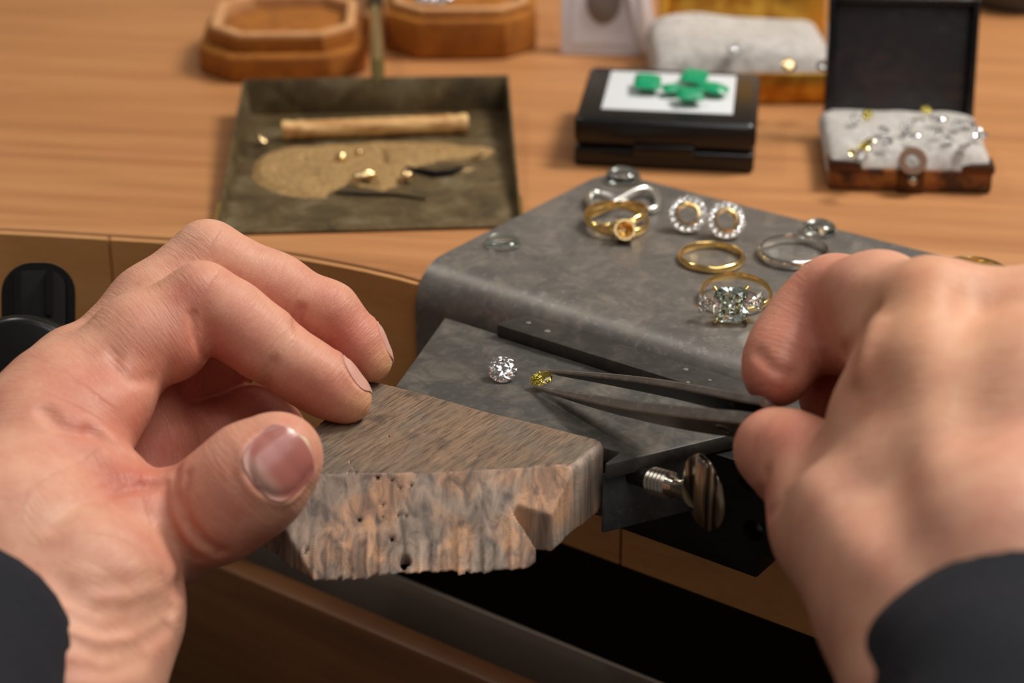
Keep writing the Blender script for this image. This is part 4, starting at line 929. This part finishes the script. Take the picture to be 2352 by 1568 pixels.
# heap of filings
def heap():
    out = [(578, 405), (585, 372), (612, 352), (650, 340), (760, 332), (900, 326), (1010, 330), (1100, 334), (1138, 345), (1120, 360), (1040, 372), (960, 382), (935, 398), (925, 422), (880, 440), (842, 430), (800, 424), (752, 446), (748, 456), (700, 456), (640, 446), (598, 428)]
    hol = [((640, 395), (720, 405), 10), ((870, 345), (1000, 352), 6), ((960, 395), (1060, 390), 12), ((700, 372), (702, 374), 8), ((820, 415), (860, 425), 8), ((880, 350), (884, 380), 7)]
    nx, ny = 190, 60; xs_ = np.linspace(565, 1150, nx); ys_ = np.linspace(318, 468, ny); X, Y = np.meshgrid(xs_, ys_); po = np.array(out, float)
    ins = np.zeros(X.shape, bool); dmin = np.full(X.shape, 1e9)
    for i in range(len(po)):
        a, b = po[i], po[(i + 1) % len(po)]
        c = (a[1] > Y) != (b[1] > Y); xi = (b[0] - a[0]) * (Y - a[1]) / (b[1] - a[1] + 1e-9) + a[0]; ins ^= c & (X < xi)
        ab = b - a; t = np.clip(((X - a[0]) * ab[0] + (Y - a[1]) * ab[1]) / (ab @ ab), 0, 1); dmin = np.minimum(dmin, np.hypot(X - a[0] - t * ab[0], (Y - a[1] - t * ab[1]) * 2))
    d = np.where(ins, dmin, -dmin); hgt = np.clip(d / 22, -.35, 1)
    for a, b, r in hol:
        a, b = np.array(a, float), np.array(b, float); ab = b - a; t = np.clip(((X - a[0]) * ab[0] + (Y - a[1]) * ab[1]) / (ab @ ab), 0, 1); hgt -= .9 * np.exp(-(np.hypot(X - a[0] - t * ab[0], 2 * (Y - a[1] - t * ab[1])) / r) ** 2)
    hgt = hgt + .16 * vnoise((X, Y * 2, 0 * X), .09, 4) + .10 * vnoise((X, Y * 2, 0 * X), .3, 6) + RNG.normal(0, .05, X.shape)
    z0 = zt + .00088; vs = []; 
    for i in range(ny):
        for j in range(nx): p = onz(X[i, j], Y[i, j], z0); vs.append((p[0], p[1], z0 + max(hgt[i, j], 0) * .0017 - .0001))
    fs = [(i * nx + j, i * nx + j + 1, (i + 1) * nx + j + 1, (i + 1) * nx + j) for i in range(ny - 1) for j in range(nx - 1) if max(hgt[i, j], hgt[i + 1, j], hgt[i, j + 1], hgt[i + 1, j + 1]) > 0]
    us = sorted({k for f in fs for k in f}); mp_ = {k: i for i, k in enumerate(us)}
    return MB().add([vs[k] for k in us], [tuple(mp_[k] for k in f) for f in fs])
ho = heap().build('gold_filings', M['dust']); tag(ho, 'heap of fine gold filings spread on the brass tray', 'gold dust'); ho['kind'] = 'stuff'
def lump(px, py, r, sc, mat, name, lab, cat, seed=0, rz=0):
    c = Q(px, py, zt + .0009 + r * sc[2] * .8 + .0012); b = MB(); b.sphere((0, 0, 0), r, 12, 8, sc); rg = np.random.default_rng(seed)
    b.v = [tuple(np.array(v) * (1 + .12 * rg.normal())) for v in b.v]; o = b.build(name, mat, ang=60); o.location = tuple(c); o.rotation_euler = (0, 0, rz); return tag(o, lab, cat)
lump(784, 362, .0019, (1, .9, .8), M['gold_pale'], 'gold_bead', 'small bright gold bead in the middle of the filings', 'gold bead', 1)
lump(935, 402, .0021, (1, 1, .8), M['gold_pale'], 'gold_bead', 'bright gold bead at the front tip of the filings by a dark curl', 'gold bead', 2)
lump(826, 350, .0014, (1, 1, .8), M['gold_pale'], 'gold_bead', 'dull little gold bead half sunk in the filings under the rod', 'gold bead', 3)
lump(836, 403, .0034, (1.2, .45, .4), M['gold_pale'], 'gold_scrap', 'flat oblong gold scrap on the front of the filings', 'gold scrap', 4, .25)
lump(600, 318, .0030, (.5, 1, .5), M['gold_pale'], 'gold_scrap', 'small gold scrap beyond the left end of the rod', 'gold scrap', 5, .3)
b = MB(); b.tube([Q(x, y, zt + .0025) for x, y in ((1000, 372), (1050, 370), (1085, 364), (1110, 352))], [.0005, .0007, .0007, .0004], 8); tag(b.build('gold_wire', M['gold_pale']), 'thin curved gold wire at the tapering end of the filings', 'wire')
b = MB(); b.tube([Q(x, y, zt + .0018) for x, y in ((930, 383), (965, 392), (1000, 400), (1035, 396), (1062, 385))], [.0004, .0009, .0013, .0012, .0005], 8); tag(b.build('dark_curl', Mat('dark_swarf', srgb(40, 36, 38), .3, .7).m), 'dark curved metal shaving lying beside a gold bead on the tray', 'metal shaving')
b = MB(); b.tube([Q(x, y, zt + .0013) for x, y in ((770, 442), (840, 446), (910, 448), (978, 457))], [.0004, .0006, .0006, .0003], 8); tag(b.build('saw_blade', Mat('dark_needle', srgb(48, 40, 30), .4, .7).m), 'thin dark needle lying along the front of the filings', 'needle')

# ------------------------------------------------------------------ octagonal velvet ring boxes
def octo(w_, d_, cut): return [(-w_ + cut, -d_), (w_ - cut, -d_), (w_, -d_ + cut), (w_, d_ - cut), (w_ - cut, d_), (-w_ + cut, d_), (-w_, d_ - cut), (-w_, -d_ + cut)]
def velvet_box(x, y, rz, w_, d_, cut, h1, h2, inset, label, gems=False):
    c = Q(x, y, ZB + .0002) + np.array([0, d_, 0]); t = thing('ring_box', label, 'ring box', c); Rm = np.array([[math.cos(rz), -math.sin(rz)], [math.sin(rz), math.cos(rz)]])
    tr = lambda poly: [tuple(Rm @ np.array(p) + c[:2]) for p in poly]
    def ringp(o_, i_, z0, z1, name, mat, bev):
        b = MB(); n = 8; vs = [(p[0], p[1], z) for poly, z in ((tr(o_), z0), (tr(o_), z1), (tr(i_), z1), (tr(i_), z0)) for p in poly]
        b.add(vs, [(k * n + i, k * n + (i + 1) % n, ((k + 1) % 4) * n + (i + 1) % n, ((k + 1) % 4) * n + i) for k in range(4) for i in range(n)]); return b.build(name, mat, t, bevel=bev, seg=3)
    O = octo(w_, d_, cut); I = octo(w_ - inset, d_ - inset, cut - inset * .4); J = octo(w_ - inset - .0035, d_ - inset - .0035, cut - inset * .4 - .0015)
    MB().prism(tr(O), ZB + .0002, ZB + h1).build('body', M['velvet'], t, bevel=.0014, seg=3)
    ringp(I, J, ZB + h1 - .0005, ZB + h2, 'rim', M['velvet_rim'], .0009)
    ringp([(p[0] * 1.012, p[1] * 1.012) for p in I], [(p[0] * .999, p[1] * .999) for p in I], ZB + h1 - .0004, ZB + h2 - .0016, 'collar', M['velvet'], .0002)
    MB().prism(tr([(p[0] * .995, p[1] * .995) for p in J]), ZB + h1 - .0004, ZB + h2 - .0045).build('cushion', M['velvet'], t, bevel=.0016, seg=3)
    return t, c
velvet_box(640, 191, .03, .0300, .030, .0125, .0100, .0170, .0042, 'mustard velvet octagonal ring box with open padded top behind the brass tray')
t2, c2 = velvet_box(1055, 137, .02, .0280, .030, .0115, .0150, .0185, .0030, 'mustard velvet octagonal ring box with diamonds, standing left of the white card')
for k, (x, y) in enumerate(((968, -6), (988, -4), (1012, -2), (1030, -8), (1000, -18))):
    q = onz(x, y, ZB + .0172); o = stone('loose_diamond', q, frame((.1 * k - .2, -.5, .8)), .0022, .0022, .0021, M['diamond_s'], n=6); tag(o, 'small loose diamond in the velvet ring box beside the white card', 'diamond', 'loose diamonds in the velvet box')

# ------------------------------------------------------------------ white card holder
cdl = thing('card_holder', 'white folded plastic card with a grey oval window, standing behind the emerald box', 'card', Q(1375, 125, ZB))
def slab(P0, P1, hgt, th, lean, name, mat, parent, bev=.0006):
    P0, P1 = np.array(P0), np.array(P1); d = (P1 - P0) / np.linalg.norm(P1 - P0); n_ = np.array([-d[1], d[0], 0]); upv = np.array([0, 0, 1.]) * math.cos(lean) + n_ * math.sin(lean); nn_ = np.cross(d, upv)
    b = MB(); b.loft([[P0, P1, P1 + upv * hgt, P0 + upv * hgt], [P0 - nn_ * th, P1 - nn_ * th, P1 + upv * hgt - nn_ * th, P0 + upv * hgt - nn_ * th]]); return b.build(name, mat, parent, bevel=bev), d, upv, nn_
wp = Mat('white_plastic', srgb(222, 218, 222), .35, 0, Subsurface_Weight=.1).m
p0, p1 = Q(1288, 126, ZB + .0002), Q(1470, 128, ZB + .0002)
_, d, upv, nn_ = slab(p0, p1, .034, .0016, .25, 'front_panel', wp, cdl)
p2 = Q(1512, 92, ZB + .0002); slab(p1 + np.array([.0004, 0, 0]), p2, .034, .0014, .2, 'side_panel', wp, cdl)
q0 = p0 + d * .004 + upv * .004 + nn_ * .0002; b = MB(); W_ = np.linalg.norm(p1 - p0) - .008
b.loft([[q0, q0 + d * W_, q0 + d * W_ + upv * .028, q0 + upv * .028], [x + nn_ * .0004 for x in (q0, q0 + d * W_, q0 + d * W_ + upv * .028, q0 + upv * .028)]]); b.build('inset_panel', Mat('pale_grey_card', srgb(206, 198, 198), .5).m, cdl)
oc_ = p0 + d * .0155 + upv * .0195 + nn_ * .0007; b = MB(); b.loft([[oc_ + d * .0062 * math.cos(a) * k + upv * .0078 * math.sin(a) * k + nn_ * z for a in np.linspace(0, 6.283, 28, False)] for k, z in ((1, 0), (1, .0006), (.85, .0012), (.3, .0016))]); b.build('grey_oval', Mat('grey_oval', srgb(120, 106, 96), .4).m, cdl)

# ------------------------------------------------------------------ open gold tin with cotton
def cotton(c, w_, d_, h, seed, name='cotton', nx=40, ny=24, skirt=.004):
    b = MB(); vs = []; rg = np.random.default_rng(seed); X = np.linspace(-1, 1, nx); Y = np.linspace(-1, 1, ny); GX, GY = np.meshgrid(X, Y)
    e = np.clip(1 - np.abs(GX) ** 6, 0, 1) * np.clip(1 - np.abs(GY) ** 6, 0, 1); H = h * (e ** .35) * (.75 + .25 * vnoise((GX, GY, 0 * GX), 4.5, seed) + .12 * vnoise((GX, GY, 0 * GX), 14, seed + 1)) - skirt * (1 - e ** .3)
    for i in range(ny):
        for j in range(nx): vs.append(np.array(c) + np.array([w_ * GX[i, j], d_ * GY[i, j], H[i, j]]))
    b.add(vs, [(i * nx + j, i * nx + j + 1, (i + 1) * nx + j + 1, (i + 1) * nx + j) for i in range(ny - 1) for j in range(nx - 1)]); return b, H
gt0, gt1 = Q(1545, 240, ZB), Q(1925, 240, ZB); gw = (gt1 - gt0)[0] / 2; gc = (gt0 + gt1) / 2 + np.array([0, .026, 0])
gtn = thing('gold_tin', 'open gold tin with perforated lid and cotton lining behind the emerald box', 'tin', gc)
MB().box(gc + np.array([0, 0, .0056]), (gw, .026, .0055)).build('base', M['amber'], gtn, bevel=.001)
b, H = cotton(gc + np.array([-.004, 0, .0115]), gw + .003, .026, .0085, 5); b.build('cotton_lining', M['cotton'], gtn, ang=0)
ly = gc[1] + .027
MB().box((gc[0], ly + .004, ZB + .030), (gw + .002, .0015, .024), M=np.array([[1, 0, 0], [0, math.cos(-.2), -math.sin(-.2)], [0, math.sin(-.2), math.cos(-.2)]])).build('lid', M['amber'], gtn, bevel=.001)
for k in range(4):
    q = np.array([gc[0] - gw * .58 + k * gw * .385, ly + .0008, ZB + .0235]); MB().lathe([(.0001, -.0006), (.0022, -.0006), (.0024, 0), (.0001, 0.0002)], q, frame((0, -.98, -.2)), 16).build('lid_hole', Mat('dark_olive', srgb(110, 84, 36), .5).m, gtn)
MB().box((gc[0] - gw - .0008, ly - .004, ZB + .026), (.0016, .004, .015)).build('hinge_strap', Mat('orange_gold', srgb(240, 178, 60), .3, .6).m, gtn, bevel=.0006)
for k, (x, y, m_) in enumerate(((1690, 112, 'diamond_s'), (1812, 150, 'gold_pale'), (1892, 152, 'diamond_s'))):
    o = stone('loose_stone', onz(x, y, ZB + .0195), frame((.1, -.6, .8)), .0026, .0026, .0025, M[m_], n=6); tag(o, ['loose colourless stone on top of the cotton in the gold tin', 'loose peach-gold stone on the cotton in the gold tin', 'loose colourless stone at the cotton edge beside the black tin lid'][k], 'gemstone')

# ------------------------------------------------------------------ black gem box with emeralds
def ibox(x0, x1, yf, yb, h, z0=ZB + .0002):
    a, b = Q(x0, yf, z0), Q(x1, yf, z0); return a, b
ga, gb = Q(1318, 380, ZB + .0002), Q(1730, 390, ZB + .0002); GW = np.linalg.norm(gb - ga); gdir = np.array([math.cos(-.13), math.sin(-.13), 0]); gn = np.array([-gdir[1], gdir[0], 0])
HB = .0165; gd = .052
eb = thing('gem_box', 'black plastic gem box with white window pad holding emeralds', 'gem box', (ga + gb) / 2 + gn * gd / 2)
def gbox(u0, u1, v0, v1, z0, z1, name, mat, bev, parent=eb):
    P = [ga + gdir * u + gn * v for u, v in ((u0, v0), (u1, v0), (u1, v1), (u0, v1))]; return MB().prism(P, ZB + z0, ZB + z1).build(name, mat, parent, bevel=bev, seg=3)
gbox(0, GW, 0, gd, .0002, .0066, 'base', M['black_plastic'], .0013)
lidp = gbox(-.0003, GW + .0003, -.0003, gd + .0003, .0070, HB, 'lid', M['black_plastic'], .0026)
gbox(GW * .33, GW * .67, -.0012, .001, .0045, .0085, 'catch', M['black_plastic'], .0005)
mw = .0075
gbox(mw, GW - mw, mw + .001, gd - mw * .8, HB - .0006, HB + .0004, 'window_pad', M['white_pad'], .0006)
ezt = HB + .0004
def emerald(u, v, w_, l_, h_, rz, k):
    c = ga + gdir * u * GW + gn * v * gd + EZ * ezt + EZ * (h_ * .45 + .0003)
    sh = sup(9) if k != 2 else sup(2.6)
    o = stone('emerald', c, frame((.05, -.06, 1), (math.cos(rz), math.sin(rz), 0)), w_, l_, h_, M['emerald'], None, sh, n=8, table=.62, pav=.42, crown=.25); return tag(o, ['square-cut emerald lying apart on the white window pad', 'emerald at the rear of the cluster on the white window pad', 'pointed emerald at the outer end of the cluster on the pad', 'emerald at the front of the cluster on the white window pad', 'emerald pointing towards the single emerald from the cluster on the pad'][k], 'emerald')
emerald(.37, .52, .0044, .0060, .0056, -.1, 0); emerald(.63, .66, .0044, .0054, .0056, -.25, 1); emerald(.745, .48, .0052, .0040, .0046, -.5, 2); emerald(.62, .30, .0044, .0042, .0060, .1, 3); emerald(.52, .45, .0036, .0030, .0040, .2, 4)

# ------------------------------------------------------------------ antique tin with loose stones on cotton
ta_, tb_ = Q(1916, 440, ZB + .0002), Q(2287, 440, ZB + .0002); TW = (tb_ - ta_)[0]; tdp = .046
at_ = thing('stone_tin', 'open antique tin with black lid and tortoiseshell brown front, filled with cotton and loose stones', 'tin', (ta_ + tb_) / 2 + np.array([0, tdp / 2, 0]))
tx, ty = ta_[0], ta_[1]
MB().box((tx + TW / 2, ty + tdp / 2, ZB + .0037), (TW / 2, tdp / 2, .0035)).build('base', M['tortoise'], at_, bevel=.001)
cbx = (tx + TW / 2 - .0003, ty + tdp / 2 + .0006, ZB + .0080)
b, H = cotton(cbx, TW / 2 + .0005, tdp / 2, .0062, 9, skirt=.002); b.build('cotton_lining', M['cotton'], at_, ang=0)
for x0, x1 in ((-.0004, .010), (TW - .010, TW + .0004)):
    MB().prism([(tx + x0, ty - .0005), (tx + x1, ty - .0005), (tx + (x0 if x0 < .001 else x1), ty + .008)], ZB + .0066, ZB + .0092).build('corner_cap', M['clasp'], at_, bevel=.0004)
cl_c = np.array([tx + TW * .5, ty - .001, ZB + .0085])
MB().lathe([(.0022, -.0008), (.0044, -.0008), (.0044, .0008), (.0022, .0008), (.0022, -.0008)], cl_c + np.array([0, 0, .002]), frame((0, -.8, .6)), 26, caps=False).build('clasp_loop', M['clasp'], at_, ang=60)
MB().prism([(cl_c[0] - .004, ty - .0014), (cl_c[0] + .004, ty - .0014), (cl_c[0] + .004, ty + .0002), (cl_c[0] - .004, ty + .0002)], ZB + .0004, ZB + .008).build('clasp_plate', M['clasp'], at_, bevel=.0004)
MB().sphere((cl_c[0] + .0003, ty - .0022, ZB + .0048), .0018, 12, 8).build('clasp_stud', M['chrome'], at_)
# lid standing open
LA = math.radians(14); lz0 = ZB + .0072; ly0 = ty + tdp + .0005; lu = np.array([0, math.sin(LA), math.cos(LA)]); ln = np.array([0, -math.cos(LA), math.sin(LA)]); LHh = .0395
lx0, lx1 = tx + .0008, tx + TW - .0010
def lbox(x0, x1, h0, h1, d0, d1, name, mat, bev):
    base = np.array([0, ly0, lz0]); P = [np.array([x, 0, 0]) + base + lu * h for x, h in ((x0, h0), (x1, h0), (x1, h1), (x0, h1))]; b = MB(); b.loft([[p + ln * d0 for p in P], [p + ln * d1 for p in P]]); return b.build(name, mat, at_, bevel=bev, seg=3)
lbox(lx0, lx1, 0, LHh, -.0012, 0, 'lid', M['black_gloss'], .0006)
for a in ((lx0, lx0 + .0022, 0, LHh), (lx1 - .0022, lx1, 0, LHh), (lx0 + .0022, lx1 - .0022, LHh - .0022, LHh)): lbox(*a, 0, .0050, 'lid_rim', M['black_gloss'], .0007)
at_.rotation_euler = (0, 0, -.075)
w = Mat('lid_lining', srgb(50, 48, 50), .24); w.bump(w.noise(w.coord(), 55, 2), .5, .004); lbox(lx0 + .0024, lx1 - .0024, .0004, LHh - .0024, 0, .0012, 'lid_lining', w.m, .0010)
cols = [('diamond_s', 'colourless'), ('diamond_y', 'yellow')]
k = 0; rg = np.random.default_rng(21)
spots = [(1965, 272, 0), (1992, 264, 1), (2030, 296, 0), (2093, 280, 0), (2080, 292, 0), (2128, 253, 1), (2147, 274, 0), (2165, 272, 0), (2155, 302, 0), (2200, 283, 0), (2228, 282, 0), (2245, 302, 0), (2252, 310, 0), (1992, 326, 1), (2002, 324, 0), (2036, 322, 0), (1962, 352, 1), (1975, 356, 0), (1985, 340, 1), (2180, 320, 0), (2215, 335, 0), (2100, 310, 0)]
for (x, y, ci) in spots:
    q = onz(x, y, ZB + .0150); q[2] = ZB + .0142 + .0006 * rg.random(); q = onz(x, y, q[2])
    o = stone('loose_stone', q, frame((rg.normal() * .4, -.4 + rg.normal() * .4, 1)), .0017 + .0006 * rg.random(), .0018, .0017, M[cols[ci][0]], n=6)
    tag(o, 'loose %s stone on the cotton in the open black-lidded tin' % cols[ci][1], 'gemstone', 'loose %s stones in the tin' % cols[ci][1])

# ------------------------------------------------------------------ dark dish at the rear
dc = Q(2345, 38, ZB + .0002) + np.array([0, .018, 0])
ds = thing('dark_dish', 'dark glass dish with white contents behind the black tin lid', 'dish', dc)
MB().lathe([(.010, 0), (.016, .001), (.019, .006), (.0195, .012), (.018, .012), (.015, .004), (.001, .003)], dc, None, 36).build('dish', Mat('dark_glass', srgb(48, 50, 50), .12).m, ds)
b = MB(); b.sphere(dc + np.array([0, 0, .008]), .0155, 24, 12, (1, 1, .42)); b.build('white_filling', M['cotton'], ds)
